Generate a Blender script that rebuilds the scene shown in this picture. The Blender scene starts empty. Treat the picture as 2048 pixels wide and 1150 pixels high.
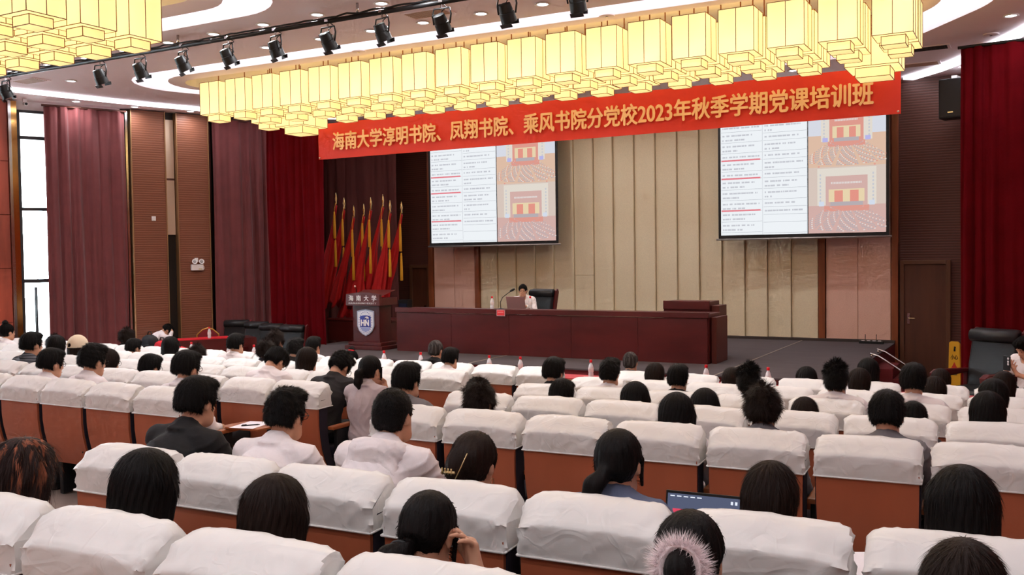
import bpy, bmesh, math, random
import numpy as np
from mathutils import Vector, Matrix, noise
from mathutils.geometry import tessellate_polygon

random.seed(7)
rng = np.random.default_rng(7)
SC = bpy.context.scene
COL = SC.collection
PI = math.pi

# ------------------------------------------------------------------ camera
ZC = 2.2
F_PX, YAW, PITCH, ROLL = 1884.36, 28.8935, 1.9171, 0.8086
_y, _p, _r = (math.radians(a) for a in (YAW, PITCH, ROLL))
fw = Vector((-math.sin(_y) * math.cos(_p), math.cos(_y) * math.cos(_p), -math.sin(_p)))
r0 = Vector((math.cos(_y), math.sin(_y), 0)); u0 = r0.cross(fw)
rt = math.cos(_r) * r0 - math.sin(_r) * u0
up = math.sin(_r) * r0 + math.cos(_r) * u0
cam = bpy.data.cameras.new('camera')
cam.sensor_width = 36; cam.lens = F_PX / 2048 * 36; cam.clip_start = 0.05; cam.clip_end = 200
camo = bpy.data.objects.new('camera', cam); COL.objects.link(camo)
camo.matrix_world = Matrix(((rt.x, up.x, -fw.x, 0), (rt.y, up.y, -fw.y, 0), (rt.z, up.z, -fw.z, ZC), (0, 0, 0, 1)))
SC.camera = camo

# ------------------------------------------------------------------ world, exposure
w = bpy.data.worlds.new('world'); SC.world = w; w.use_nodes = True
bg = w.node_tree.nodes['Background']; bg.inputs[0].default_value = (0.80, 0.90, 1.0, 1); bg.inputs[1].default_value = 16.0
SC.view_settings.view_transform = 'Standard'; SC.view_settings.look = 'None'
SC.view_settings.exposure = 1.15; SC.view_settings.gamma = 1.0
SC.view_settings.use_curve_mapping = False
SC.cycles.use_denoising = True
SC.cycles.max_bounces = 7; SC.cycles.diffuse_bounces = 5; SC.cycles.glossy_bounces = 2
SC.cycles.use_adaptive_sampling = True; SC.cycles.adaptive_threshold = 0.08; SC.cycles.adaptive_min_samples = 12
SC.cycles.transparent_max_bounces = 8; SC.cycles.sample_clamp_indirect = 6.0
DOWN_W = 5.5      # watts of each downlight
LANTERN = 0.54     # lantern fabric radiance
COVE = 3.2         # cove strip radiance

# ------------------------------------------------------------------ materials
def lin(c):
    return tuple((v / 255 / 12.92) if v / 255 <= 0.04045 else ((v / 255 + 0.055) / 1.055) ** 2.4 for v in c)
MATS = {}
def mat(name, rgb=None, rough=0.6, metal=0.0, spec=0.4, emit=None, es=1.0, var=None, bump=None, grain=None, sheen=0.0, coat=0.0, alpha=None):
    """rgb is sRGB 0-255. var=(scale, amount) colour noise, bump=(scale, strength), grain=(axis scale xyz, amount)."""
    if name in MATS: return MATS[name]
    m = bpy.data.materials.new(name); m.use_nodes = True
    nt = m.node_tree; b = nt.nodes['Principled BSDF']; L = nt.links
    rgb = rgb or (200, 200, 200)
    col = (*lin(rgb), 1)
    b.inputs['Base Color'].default_value = col
    b.inputs['Roughness'].default_value = rough
    b.inputs['Metallic'].default_value = metal
    b.inputs['Specular IOR Level'].default_value = spec
    if sheen: b.inputs['Sheen Weight'].default_value = sheen
    if coat: b.inputs['Coat Weight'].default_value = coat; b.inputs['Coat Roughness'].default_value = 0.15
    if emit:
        b.inputs['Emission Color'].default_value = (*lin(emit), 1); b.inputs['Emission Strength'].default_value = es
    tc = None
    if var or bump or grain:
        tc = nt.nodes.new('ShaderNodeTexCoord')
    if var or grain:
        mp = nt.nodes.new('ShaderNodeMapping'); L.new(tc.outputs['Object'], mp.inputs[0])
        sc, am = (1.0, grain[1]) if grain else var
        if grain: mp.inputs['Scale'].default_value = grain[0]
        else: mp.inputs['Scale'].default_value = (sc,) * 3
        n = nt.nodes.new('ShaderNodeTexNoise'); n.inputs['Scale'].default_value = 1.0; n.inputs['Detail'].default_value = 4
        L.new(mp.outputs[0], n.inputs['Vector'])
        r = nt.nodes.new('ShaderNodeValToRGB')
        r.color_ramp.elements[0].position = 0.3; r.color_ramp.elements[1].position = 0.7
        r.color_ramp.elements[0].color = tuple(min(1, c * (1 - am)) for c in col[:3]) + (1,)
        r.color_ramp.elements[1].color = tuple(min(1, c * (1 + am)) for c in col[:3]) + (1,)
        L.new(n.outputs['Fac'], r.inputs[0]); L.new(r.outputs[0], b.inputs['Base Color'])
    if bump:
        mp2 = nt.nodes.new('ShaderNodeMapping'); L.new(tc.outputs['Object'], mp2.inputs[0])
        mp2.inputs['Scale'].default_value = bump[0] if isinstance(bump[0], tuple) else (bump[0],) * 3
        n2 = nt.nodes.new('ShaderNodeTexNoise'); n2.inputs['Scale'].default_value = 1.0; n2.inputs['Detail'].default_value = 3
        L.new(mp2.outputs[0], n2.inputs['Vector'])
        bp = nt.nodes.new('ShaderNodeBump'); bp.inputs['Strength'].default_value = bump[1]; bp.inputs['Distance'].default_value = 0.01
        L.new(n2.outputs['Fac'], bp.inputs['Height']); L.new(bp.outputs[0], b.inputs['Normal'])
    MATS[name] = m
    return m
def emat(name, rgb, s=1.0):
    if name in MATS: return MATS[name]
    m = bpy.data.materials.new(name); m.use_nodes = True; nt = m.node_tree
    nt.nodes.clear(); o = nt.nodes.new('ShaderNodeOutputMaterial'); e = nt.nodes.new('ShaderNodeEmission')
    e.inputs[0].default_value = (*lin(rgb), 1); e.inputs[1].default_value = s
    nt.links.new(e.outputs[0], o.inputs[0]); MATS[name] = m; return m
def glassmat(name, tint=(235, 240, 240), t=0.85):
    if name in MATS: return MATS[name]
    m = bpy.data.materials.new(name); m.use_nodes = True; nt = m.node_tree; nt.nodes.clear()
    o = nt.nodes.new('ShaderNodeOutputMaterial'); mx = nt.nodes.new('ShaderNodeMixShader')
    tr = nt.nodes.new('ShaderNodeBsdfTransparent'); gl = nt.nodes.new('ShaderNodeBsdfGlossy')
    tr.inputs[0].default_value = (*lin(tint), 1); gl.inputs['Roughness'].default_value = 0.03
    mx.inputs[0].default_value = 1 - t
    nt.links.new(tr.outputs[0], mx.inputs[1]); nt.links.new(gl.outputs[0], mx.inputs[2]); nt.links.new(mx.outputs[0], o.inputs[0])
    MATS[name] = m; return m
def groovemat(name, rgb, rgb2, pitch, axis='Z', rough=0.5):
    """fine grooved acoustic board: thin darker lines at a fixed pitch plus relief"""
    if name in MATS: return MATS[name]
    m = mat(name, rgb, rough=rough); nt = m.node_tree; L = nt.links; b = nt.nodes['Principled BSDF']
    tc = nt.nodes.new('ShaderNodeTexCoord'); wv = nt.nodes.new('ShaderNodeTexWave')
    wv.wave_type = 'BANDS'; wv.bands_direction = axis; wv.inputs['Scale'].default_value = 1 / pitch / 3.183 * 1.0
    wv.inputs['Distortion'].default_value = 0.15
    L.new(tc.outputs['Object'], wv.inputs['Vector'])
    r = nt.nodes.new('ShaderNodeValToRGB'); r.color_ramp.elements[0].position = 0.05; r.color_ramp.elements[1].position = 0.35
    r.color_ramp.elements[0].color = (*lin(rgb2), 1); r.color_ramp.elements[1].color = (*lin(rgb), 1)
    L.new(wv.outputs['Fac'], r.inputs[0]); L.new(r.outputs[0], b.inputs['Base Color'])
    bp = nt.nodes.new('ShaderNodeBump'); bp.inputs['Strength'].default_value = 0.4; bp.inputs['Distance'].default_value = 0.004
    L.new(wv.outputs['Fac'], bp.inputs['Height']); L.new(bp.outputs[0], b.inputs['Normal'])
    return m

M_CEIL = mat('ceiling_paint', (246, 234, 238), rough=0.75)
M_WHITE = mat('white_paint', (232, 228, 228), rough=0.6)
M_DWOOD = groovemat('dark_grooved_wood', (90, 52, 44), (68, 39, 33), 0.045)
M_PILLAR = groovemat('brown_grooved_wood', (130, 78, 56), (112, 65, 46), 0.045)
M_RWOOD = mat('red_brown_wood', (164, 76, 56), rough=0.38, grain=((5, 5, 0.7), 0.35))
M_TRIMWOOD = mat('orange_wood_trim', (134, 72, 40), rough=0.4, grain=((10, 10, 0.8), 0.25))
M_BEIGE = mat('beige_fabric_panel', (219, 204, 172), rough=0.9, var=(60, 0.06), bump=(220, 0.15))
M_PINKP = mat('pink_brown_fabric_panel', (222, 178, 158), rough=0.9, var=(80, 0.08), bump=(220, 0.15))
M_GOLD = mat('gold_trim', (150, 112, 76), rough=0.45, metal=0.3)
M_CHROME = mat('chrome', (190, 186, 186), rough=0.15, metal=1.0)
M_BLACK = mat('black_metal', (28, 27, 29), rough=0.45)
M_BLACKPL = mat('black_plastic', (22, 22, 24), rough=0.5)
M_REDC = mat('red_velvet', (92, 8, 16), rough=0.95, spec=.05, var=(3, 0.12))
M_MAROON = mat('maroon_cloth', (112, 53, 54), rough=0.8, sheen=0.2, var=(4, 0.1))
M_BROWNC = mat('brown_stage_cloth', (86, 38, 34), rough=0.85)
M_DESK = mat('red_mahogany', (82, 27, 26), rough=0.35, grain=((1.2, 4, 4), 0.22), coat=0.15)
M_CARPET = mat('grey_stage_carpet', (78, 70, 73), rough=0.95, grain=((0.6, 26, 1), 0.14))
M_FLOOR = mat('pale_stone_floor', (176, 158, 146), rough=0.4, var=(3, 0.08))
M_STAGEF = mat('stage_red_face', (96, 12, 20), rough=0.7)

# ------------------------------------------------------------------ mesh helpers
class MB:
    def __init__(s): s.v = []; s.f = []
    def add(s, vs, fs):
        o = len(s.v); s.v += [tuple(p) for p in vs]; s.f += [tuple(i + o for i in f) for f in fs]; return s
    def box(s, x0, x1, y0, y1, z0, z1):
        return s.add([(x0, y0, z0), (x1, y0, z0), (x1, y1, z0), (x0, y1, z0), (x0, y0, z1), (x1, y0, z1), (x1, y1, z1), (x0, y1, z1)],
                     [(0, 3, 2, 1), (4, 5, 6, 7), (0, 1, 5, 4), (1, 2, 6, 5), (2, 3, 7, 6), (3, 0, 4, 7)])
    def quad(s, a, b, c, d): return s.add([a, b, c, d], [(0, 1, 2, 3)])
    def prism(s, poly, z0, z1):
        n = len(poly)
        return s.add([(x, y, z0) for x, y in poly] + [(x, y, z1) for x, y in poly],
                     [tuple(range(n))[::-1], tuple(range(n, 2 * n))] + [(i, (i + 1) % n, n + (i + 1) % n, n + i) for i in range(n)])
    def prism_y(s, poly, y0, y1):          # poly in x,z extruded along y
        n = len(poly)
        return s.add([(x, y0, z) for x, z in poly] + [(x, y1, z) for x, z in poly],
                     [tuple(range(n)), tuple(range(n, 2 * n))[::-1]] + [(i, n + i, n + (i + 1) % n, (i + 1) % n) for i in range(n)])
    def prism_x(s, poly, x0, x1):          # poly in y,z extruded along x
        n = len(poly)
        return s.add([(x0, y, z) for y, z in poly] + [(x1, y, z) for y, z in poly],
                     [tuple(range(n))[::-1], tuple(range(n, 2 * n))] + [(i, (i + 1) % n, n + (i + 1) % n, n + i) for i in range(n)])
    def tube(s, pts, r, n=8, cap=True):
        pts = [Vector(p) for p in pts]; rs = r if isinstance(r, (list, tuple)) else [r] * len(pts)
        rings = []; last = None
        for i, p in enumerate(pts):
            t = (pts[min(i + 1, len(pts) - 1)] - pts[max(i - 1, 0)]).normalized()
            a = last - t * last.dot(t) if last is not None else (Vector((0, 0, 1)) if abs(t.z) < .9 else Vector((1, 0, 0))).cross(t)
            a.normalize(); last = a; b = t.cross(a)
            rings.append([p + rs[i] * (math.cos(2 * PI * k / n) * a + math.sin(2 * PI * k / n) * b) for k in range(n)])
        vs = [q for rg in rings for q in rg]; fs = []
        for i in range(len(pts) - 1):
            for k in range(n):
                fs.append((i * n + k, i * n + (k + 1) % n, (i + 1) * n + (k + 1) % n, (i + 1) * n + k))
        if cap: fs += [tuple(range(n))[::-1], tuple(range(len(vs) - n, len(vs)))]
        return s.add(vs, fs)
    def lathe(s, prof, c=(0, 0, 0), n=12):
        vs = []; fs = []
        for r, z in prof: vs += [(c[0] + r * math.cos(2 * PI * k / n), c[1] + r * math.sin(2 * PI * k / n), c[2] + z) for k in range(n)]
        for i in range(len(prof) - 1):
            for k in range(n): fs.append((i * n + k, i * n + (k + 1) % n, (i + 1) * n + (k + 1) % n, (i + 1) * n + k))
        fs += [tuple(range(n))[::-1], tuple(range(len(vs) - n, len(vs)))]
        return s.add(vs, fs)
    def ball(s, c, r, n=10, m=7):
        rr = r if isinstance(r, (tuple, list)) else (r, r, r)
        vs = []; fs = []
        for i in range(1, m):
            a = PI * i / m
            vs += [(c[0] + rr[0] * math.sin(a) * math.cos(2 * PI * k / n), c[1] + rr[1] * math.sin(a) * math.sin(2 * PI * k / n), c[2] + rr[2] * math.cos(a)) for k in range(n)]
        t = len(vs); vs += [(c[0], c[1], c[2] + rr[2]), (c[0], c[1], c[2] - rr[2])]
        for i in range(m - 2):
            for k in range(n): fs.append((i * n + k, (i + 1) * n + k, (i + 1) * n + (k + 1) % n, i * n + (k + 1) % n))
        for k in range(n):
            fs.append((t, k, (k + 1) % n)); fs.append((t + 1, (m - 2) * n + (k + 1) % n, (m - 2) * n + k))
        return s.add(vs, fs)
    def grid(s, fn, nu, nv):
        vs = [fn(i / nu, j / nv) for j in range(nv + 1) for i in range(nu + 1)]
        return s.add(vs, [(j * (nu + 1) + i, j * (nu + 1) + i + 1, (j + 1) * (nu + 1) + i + 1, (j + 1) * (nu + 1) + i) for j in range(nv) for i in range(nu)])
    def mesh(s, name, smooth=False, bevel=0, seg=2):
        me = bpy.data.meshes.new(name); me.from_pydata(s.v, [], s.f)
        bm = bmesh.new(); bm.from_mesh(me)
        bmesh.ops.recalc_face_normals(bm, faces=bm.faces)
        if bevel:
            bmesh.ops.bevel(bm, geom=[e for e in bm.edges if e.is_manifold and e.calc_face_angle(0) > 0.6], offset=bevel, segments=seg, affect='EDGES', profile=0.6)
        bm.to_mesh(me); bm.free()
        if smooth:
            me.polygons.foreach_set('use_smooth', [True] * len(me.polygons))
            if smooth == 'auto':
                me.set_sharp_from_angle(angle=0.7)
        me.update(); return me
    def build(s, name, m, parent=None, smooth=False, bevel=0, seg=2, **kw):
        return link(name, s.mesh(name, smooth, bevel, seg), m, parent, **kw)
def link(name, me, m=None, parent=None, loc=None, rot=None, scale=None, label=None):
    o = bpy.data.objects.new(name, me); COL.objects.link(o)
    if m is not None:
        if not me.materials: me.materials.append(m)
        elif me.materials[0] is not m:
            o.material_slots[0].link = 'OBJECT'; o.material_slots[0].material = m
    if parent is not None: o.parent = parent
    if loc is not None: o.location = loc
    if rot is not None: o.rotation_euler = rot if isinstance(rot, (tuple, list)) else (0, 0, rot)
    if scale is not None: o.scale = scale if isinstance(scale, (tuple, list)) else (scale,) * 3
    if label: o['label'] = label
    return o
def tag(o, label, cat, group=None):
    o['label'] = label; o['category'] = cat
    if group: o['group'] = group
    return o
def thing(name, label, cat, loc=(0, 0, 0), rotz=0, group=None, scale=None):
    o = bpy.data.objects.new(name, None); COL.objects.link(o); o.empty_display_size = 0.1
    o.location = loc; o.rotation_euler = (0, 0, rotz)
    if scale: o.scale = (scale,) * 3
    return tag(o, label, cat, group)
def struct(o, label=None, cat=None):
    o['kind'] = 'structure'
    if label: o['label'] = label; o['category'] = cat or 'wall'
    return o
def text_mesh(body, size=1.0, extrude=0.0, offset=0.0, align='LEFT', space=1.0):
    c = bpy.data.curves.new('txt', 'FONT'); c.body = body; c.size = size; c.extrude = extrude; c.offset = offset
    c.align_x = align; c.resolution_u = 3; c.space_character = space
    o = bpy.data.objects.new('txt', c); COL.objects.link(o)
    me = bpy.data.meshes.new_from_object(o.evaluated_get(bpy.context.evaluated_depsgraph_get()))
    bpy.data.objects.remove(o); bpy.data.curves.remove(c); me.name = 'lettering'; me.materials.clear()
    return me
def bold(me, d):
    """thicken thin glyphs: the same outline a few times, each a hair's breadth aside"""
    n = len(me.vertices); a = np.empty(n * 3); me.vertices.foreach_get('co', a); a = a.reshape(-1, 3)
    V_ = []; F_ = []; base = [tuple(p.vertices) for p in me.polygons]
    for k, (dx, dy) in enumerate(((0, 0), (d, 0), (-d, 0), (0, d * .7), (0, -d * .7))):
        V_ += [(x + dx, y + dy, z + .0004 * k) for x, y, z in a]; F_ += [tuple(i + n * k for i in f) for f in base]
    m2 = bpy.data.meshes.new('lettering'); m2.from_pydata(V_, [], F_); m2.update(); return m2
def fit_text(me, x0, x1, z0, z1, y):
    """lay a text mesh (made in x,y) upright on a y=const plane, stretched into a rectangle"""
    a = np.empty(len(me.vertices) * 3); me.vertices.foreach_get('co', a); a = a.reshape(-1, 3)
    lo, hi = a.min(0), a.max(0); b = np.empty_like(a)
    b[:, 0] = x0 + (a[:, 0] - lo[0]) / (hi[0] - lo[0]) * (x1 - x0)
    b[:, 2] = z0 + (a[:, 1] - lo[1]) / (hi[1] - lo[1]) * (z1 - z0)
    b[:, 1] = y - (a[:, 2] - lo[2])
    me.vertices.foreach_set('co', b.ravel()); me.update(); return me
ORD = ['first', 'second', 'third', 'fourth', 'fifth', 'sixth', 'seventh', 'eighth', 'ninth', 'tenth', 'eleventh', 'twelfth', 'thirteenth', 'fourteenth',
       'fifteenth', 'sixteenth', 'seventeenth', 'eighteenth', 'nineteenth', 'twentieth', 'twenty-first', 'twenty-second', 'twenty-third', 'twenty-fourth', 'twenty-fifth', 'twenty-sixth', 'twenty-seventh', 'twenty-eighth']
def project(P):
    d = Vector(P) - Vector((0, 0, ZC)); z = d.dot(fw)
    return 1024 + F_PX * d.dot(rt) / z, 575 - F_PX * d.dot(up) / z, z

# ------------------------------------------------------------------ floor, stage
ZCEIL = 5.15
ROWY = {'R0': 1.73, 'R1': 2.76, 'A': 4.92, 'B': 5.80, 'C': 6.86, 'D': 7.93, 'E': 8.98}
SEATTOP = {'R0': 1.452, 'R1': 1.376, 'A': 1.245, 'B': 1.21, 'C': 1.137, 'D': 1.063, 'E': 0.999}
FL = [(-5, 0.93), (0.6, 0.535), (2.0, 0.437), (3.0, 0.362), (5.2, 0.231), (6.1, 0.19), (7.1, 0.12), (8.2, 0.048), (9.2, 0.0), (18.2, 0.0)]
def floor_z(y):
    for (a, za), (b, zb) in zip(FL, FL[1:]):
        if y <= b: return za + (zb - za) * (y - a) / (b - a)
    return 0.0
m = MB()
for (a, za), (b, zb) in zip(FL, FL[1:]):
    m.add([(-21, a, za), (5.5, a, za), (5.5, b, zb), (-21, b, zb), (-21, a, za - .15), (5.5, a, za - .15), (5.5, b, zb - .15), (-21, b, zb - .15)],
          [(0, 1, 2, 3), (7, 6, 5, 4)])
struct(m.build('floor', M_FLOOR), 'pale stone floor sloping gently down to the stage', 'floor')

YW = 17.55
HS = 0.6
st = MB().box(-11.62, -2.07, 12.05, YW + .05, 0.0, HS - .02).build('stage_platform', M_STAGEF)
struct(st, 'low stage platform with dark red face and grey carpet', 'stage')
MB().box(-11.62, -2.07, 12.03, YW + .05, HS - .02, HS).build('stage_carpet', M_CARPET, st)
for x in (-3.63, -7.4):
    MB().box(x - .012, x + .012, 12.04, YW - .1, HS, HS + .004).build('carpet_seam', mat('seam_grey', (140, 128, 118), rough=.8), st)
MB().box(-11.6, -2.07, YW - .16, YW - .02, HS, HS + .045).build('stage_back_curb', mat('dark_base', (58, 48, 44), rough=.7), st)
# steps at the right end of the stage
stp = struct(thing('trim_1', 'dark red side steps with steel rails at right of stage', 'steps'))
for k in range(3):
    MB().box(-2.06 + .27 * k, -2.06 + .27 * (k + 1), 14.85, 15.75, 0.0, .45 - .15 * k).build('step', M_STAGEF, stp, bevel=.01)
for yy in (14.95, 15.65):
    MB().tube([(-2.12, yy, .66), (-2.0, yy, .62), (-1.6, yy, .36), (-1.48, yy, .33)], .018, 8).build('handrail', M_CHROME, stp, smooth=True)
    for x, z in ((-2.1, .65), (-1.55, .35)):
        MB().tube([(x, yy, 0.59 if x < -2.07 else 0.0), (x, yy, z)], .015, 8).build('rail_post', M_CHROME, stp, smooth=True)

# ------------------------------------------------------------------ back wall
wb = struct(MB().box(-20, 5, YW + .05, YW + .2, 0, 5.2).build('wall_back', M_DWOOD), 'dark grooved timber back wall of the stage', 'wall')
BX = [-10.45, -10.01, -9.56, -9.1, -8.67, -8.2, -7.76, -7.33, -6.88, -6.44, -6.0, -5.56, -5.12, -4.69, -4.27, -3.84, -3.36]
for i in range(16):
    a, b = BX[i] + .004, BX[i + 1] - .004
    cuts = (HS + .03, 1.785, 5.12) if i == 5 else (HS + .03, 5.12)
    for z0, z1 in zip(cuts, cuts[1:]):
        q = MB(); d = .05
        q.prism([(a, YW + .04), (a, YW - .025), (b, YW - .025 - d), (b, YW + .04)], z0 + .003, z1)
        q.build('wall_panel', M_BEIGE, wb, bevel=.006, seg=1)
for x0, x1 in ((-11.63, -10.57), (-3.23, -2.14)):
    w2 = (x1 - x0) / 2
    for k in range(2):
        MB().box(x0 + w2 * k + .003, x0 + w2 * (k + 1) - .003, YW - .05, YW + .04, HS + .03, 5.12).build('side_panel', M_PINKP, wb, bevel=.006, seg=1)
for n, (x0, x1) in enumerate(((-11.76, -11.64), (-10.56, -10.455), (-3.355, -3.24), (-2.13, -2.02))):
    struct(MB().box(x0, x1, YW - .09, YW + .04, 0.0 if n in (0, 3) else HS, 5.14).build('trim_%d' % (n + 2), M_TRIMWOOD, bevel=.008),
           'orange-brown timber strip ' + ('left of left pink-brown panel', 'right of left pink-brown panel', 'left of right pink-brown panel', 'right of right pink-brown panel')[n], 'trim')
def door(idx, x0, x1, z0, z1, label, handle_left):
    d = struct(thing('door_%d' % idx, label, 'door', (0, 0, 0)))
    MB().box(x0, x1, YW - .005, YW + .05, z0, z1).build('door_leaf', mat('door_wood', (84, 48, 33), rough=.45, grain=((8, 8, .8), .2)), d, bevel=.004)
    fr = MB(); t = .07
    fr.box(x0 - t, x0, YW - .04, YW + .05, z0, z1 + t).box(x1, x1 + t, YW - .04, YW + .05, z0, z1 + t).box(x0, x1, YW - .04, YW + .05, z1, z1 + t)
    fr.build('door_frame', mat('door_frame_brown', (96, 62, 44), rough=.4), d, bevel=.006)
    hx = x0 + .07 if handle_left else x1 - .07
    h = MB().box(hx - .02, hx + .02, YW - .02, YW - .004, z0 + .93, z0 + 1.12); h.tube([(hx, YW - .01, z0 + 1.03), (hx, YW - .05, z0 + 1.03), (hx + (.1 if handle_left else -.1), YW - .05, z0 + 1.03)], .009, 8)
    h.build('door_handle', M_CHROME, d, smooth='auto')
door(1, -1.93, -1.27, 0.0, 1.96, 'brown door in dark timber wall right of stage', True)
door(2, -12.24, -11.84, 0.0, 1.96, 'narrow brown door left of left projection screen', False)

# ------------------------------------------------------------------ left wall (runs inward towards the stage)
LA = Vector((-15.91, 11.06, 0)); LANG = math.atan2(.9183, .3959)
def LW(s, off=0.0, z=0.0):   # off > 0 towards the room
    return LA + Vector((.3959, .9183, 0)) * s + Vector((.9183, -.3959, 0)) * off + Vector((0, 0, z))
wl = struct(thing('wall_left', 'left side wall of brown timber cladding, pillars and glazing', 'wall', LA, LANG))
# local frame: x along wall, -y into the room
for x0, x1 in ((-17.5, -10.2), (-7.8, -5.9), (-3.4, -.55)): MB().box(x0, x1, .12, .22, 0, 5.2).build('wall_core', M_RWOOD, wl)
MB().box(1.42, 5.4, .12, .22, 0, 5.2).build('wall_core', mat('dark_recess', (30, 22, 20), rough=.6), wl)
MB().box(5.38, 5.5, .12, 2.6, 0, 5.2).build('light_block_wall', mat('dark_recess', (30, 22, 20)), wl)  # unseen walls added to stop daylight leaking in behind the stage curtain
MB().box(5.38, 8.2, 2.5, 2.6, 0, 5.2).build('light_block_wall', mat('dark_recess', (30, 22, 20)), wl)
MB().box(-.55, 1.42, .14, .22, 4.98, 5.2).build('lintel', M_WHITE, wl)
for i, x0 in enumerate([-.55 - 1.22 * k for k in range(1, 8)]):
    if -6 < x0 + .6 < -3.3 or x0 + 1.2 < -7.7: continue
    for z0, z1 in ((0, 1.12), (1.12, 2.1), (2.1, 3.07), (3.07, 4.04), (4.04, 5.13)):
        MB().box(x0 + .004, x0 + 1.216, .06, .12, z0 + .004, z1 - .004).build('cladding_board', M_RWOOD, wl, bevel=.004, seg=1)
MB().box(-.55, -.50, -.02, .16, 0, 5.13).build('polished_post', M_CHROME, wl, bevel=.004)
MB().box(-.50, -.40, .04, .16, 0, 5.13).build('post_face', mat('brass_mirror', (200, 150, 90), rough=.12, metal=1.0), wl)
def pillar(x0, x1):
    p = MB().box(x0 + .012, x1 - .012, -.05, .12, 0, 5.13).build('pillar', M_PILLAR, wl)
    MB().box(x0 - .006, x0 + .012, -.07, .12, 0, 5.13).build('gold_edge', M_GOLD, p)
    MB().box(x1 - .012, x1 + .006, -.07, .12, 0, 5.13).build('gold_edge', M_GOLD, p)
pillar(1.56, 2.21); pillar(2.43, 3.07)
MB().box(2.23, 2.41, .06, .12, 2.72, 5.0).build('pale_strip', mat('pale_strip', (206, 182, 160), rough=.5), wl)
MB().box(2.23, 2.41, .055, .12, 3.8, 3.84).build('strip_joint', M_DWOOD, wl)
for x in (1.475, 3.1): MB().box(x, x + .04, .0, .12, 0, 5.1).build('corner_rail', M_CHROME, wl)
# glazing
win = struct(thing('window_1', 'tall glazed opening with dark transoms beside maroon curtain', 'window', LA, LANG))
fr = MB()
for z0, z1 in ((1.83, 1.90), (3.15, 3.21), (4.45, 4.51), (4.93, 4.98)): fr.box(-.40, 1.42, .05, .13, z0, z1)
for x in (-.40, .52, 1.38): fr.box(x, x + .05, .05, .13, 0, 4.98)
fr.build('window_frame', mat('dark_frame', (40, 38, 40), rough=.4), win, bevel=.004)
for z0, z1 in ((1.90, 3.15), (3.21, 4.45), (4.51, 4.93)):
    for x0, x1 in ((-.35, .52), (.57, 1.38)):
        MB().box(x0, x1, .085, .093, z0, z1).build('pane', glassmat('window_glass'), win)
dl = MB().box(-.33, .52, .085, .095, .02, 1.83).build('glass_door', glassmat('window_glass'), win)
for y in (.04, .14):
    MB().tube([(-.16, y, .62), (-.16, y, 1.75)], .016, 8).build('pull_handle', M_BLACK, dl, smooth=True)
MB().tube([(-.16, .04, 1.2), (-.16, .14, 1.2)], .01, 6).build('handle_pin', M_BLACK, dl)
for n_, (a_, b_) in enumerate(((-5.9, -3.4), (-10.2, -7.8))):  # unseen windows added to let in daylight as fill
    w_ = struct(thing('window_%d' % (n_ + 2), 'added unseen daylight window beyond the left picture edge, %s from stage' % ORD[n_ + 1], 'window', LA, LANG))
    fr = MB()
    for z0, z1 in ((0, .08), (1.83, 1.90), (3.15, 3.21), (5.06, 5.15)): fr.box(a_, b_, .05, .15, z0, z1)
    for x in (a_, (a_ + b_) / 2 - .03, b_ - .06): fr.box(x, x + .06, .05, .15, 0, 5.15)
    fr.build('window_frame', mat('dark_frame', (40, 38, 40)), w_)
    for z0, z1 in ((.08, 1.83), (1.90, 3.15), (3.21, 5.06)):
        for x0, x1 in ((a_ + .06, (a_ + b_) / 2 - .03), ((a_ + b_) / 2 + .03, b_ - .06)): MB().box(x0, x1, .095, .1, z0, z1).build('pane', glassmat('window_glass'), w_)
# outside: pavement, pale building, trees
struct(MB().box(-60, -15.4, -5, 40, -.25, -.2).build('ground_outside', mat('pavement', (200, 196, 190), rough=.8)), 'pale paving outside the glass door', 'ground')
ob = thing('building', 'pale building with tan cladding outside the window', 'building', (-27.5, 15.0, -.2), LANG)
MB().box(-6, -.2, 0, 4, 0, 9).build('building_wall', mat('pale_facade', (228, 216, 200), rough=.8), ob)
for k in range(5): MB().box(-1.6, -.5, -.06, 0, .9 + 1.7 * k, 1.9 + 1.7 * k).build('cladding_band', mat('tan_cladding', (214, 160, 100), rough=.7), ob)

# ------------------------------------------------------------------ right, rear walls
wr = struct(thing('wall_right', 'right side wall of brown timber cladding', 'wall'))
MB().add([(5.2, 2.0, 0), (.9, 14.4, 0), (.2, 17.7, 0), (.2, 17.7, 5.2), (.9, 14.4, 5.2), (5.2, 2.0, 5.2)], [(0, 1, 4, 5), (1, 2, 3, 4)]).build('wall_cladding', M_RWOOD, wr)
MB().add([(5.4, -5, 0), (5.2, 2.0, 0), (5.2, 2.0, 5.2), (5.4, -5, 5.2)], [(0, 1, 2, 3)]).build('wall_cladding', M_RWOOD, wr)
struct(MB().box(-24, 6, -5.2, -5, 0, 5.2).build('wall_rear', M_RWOOD), 'rear wall of the hall behind the camera', 'wall')

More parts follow.
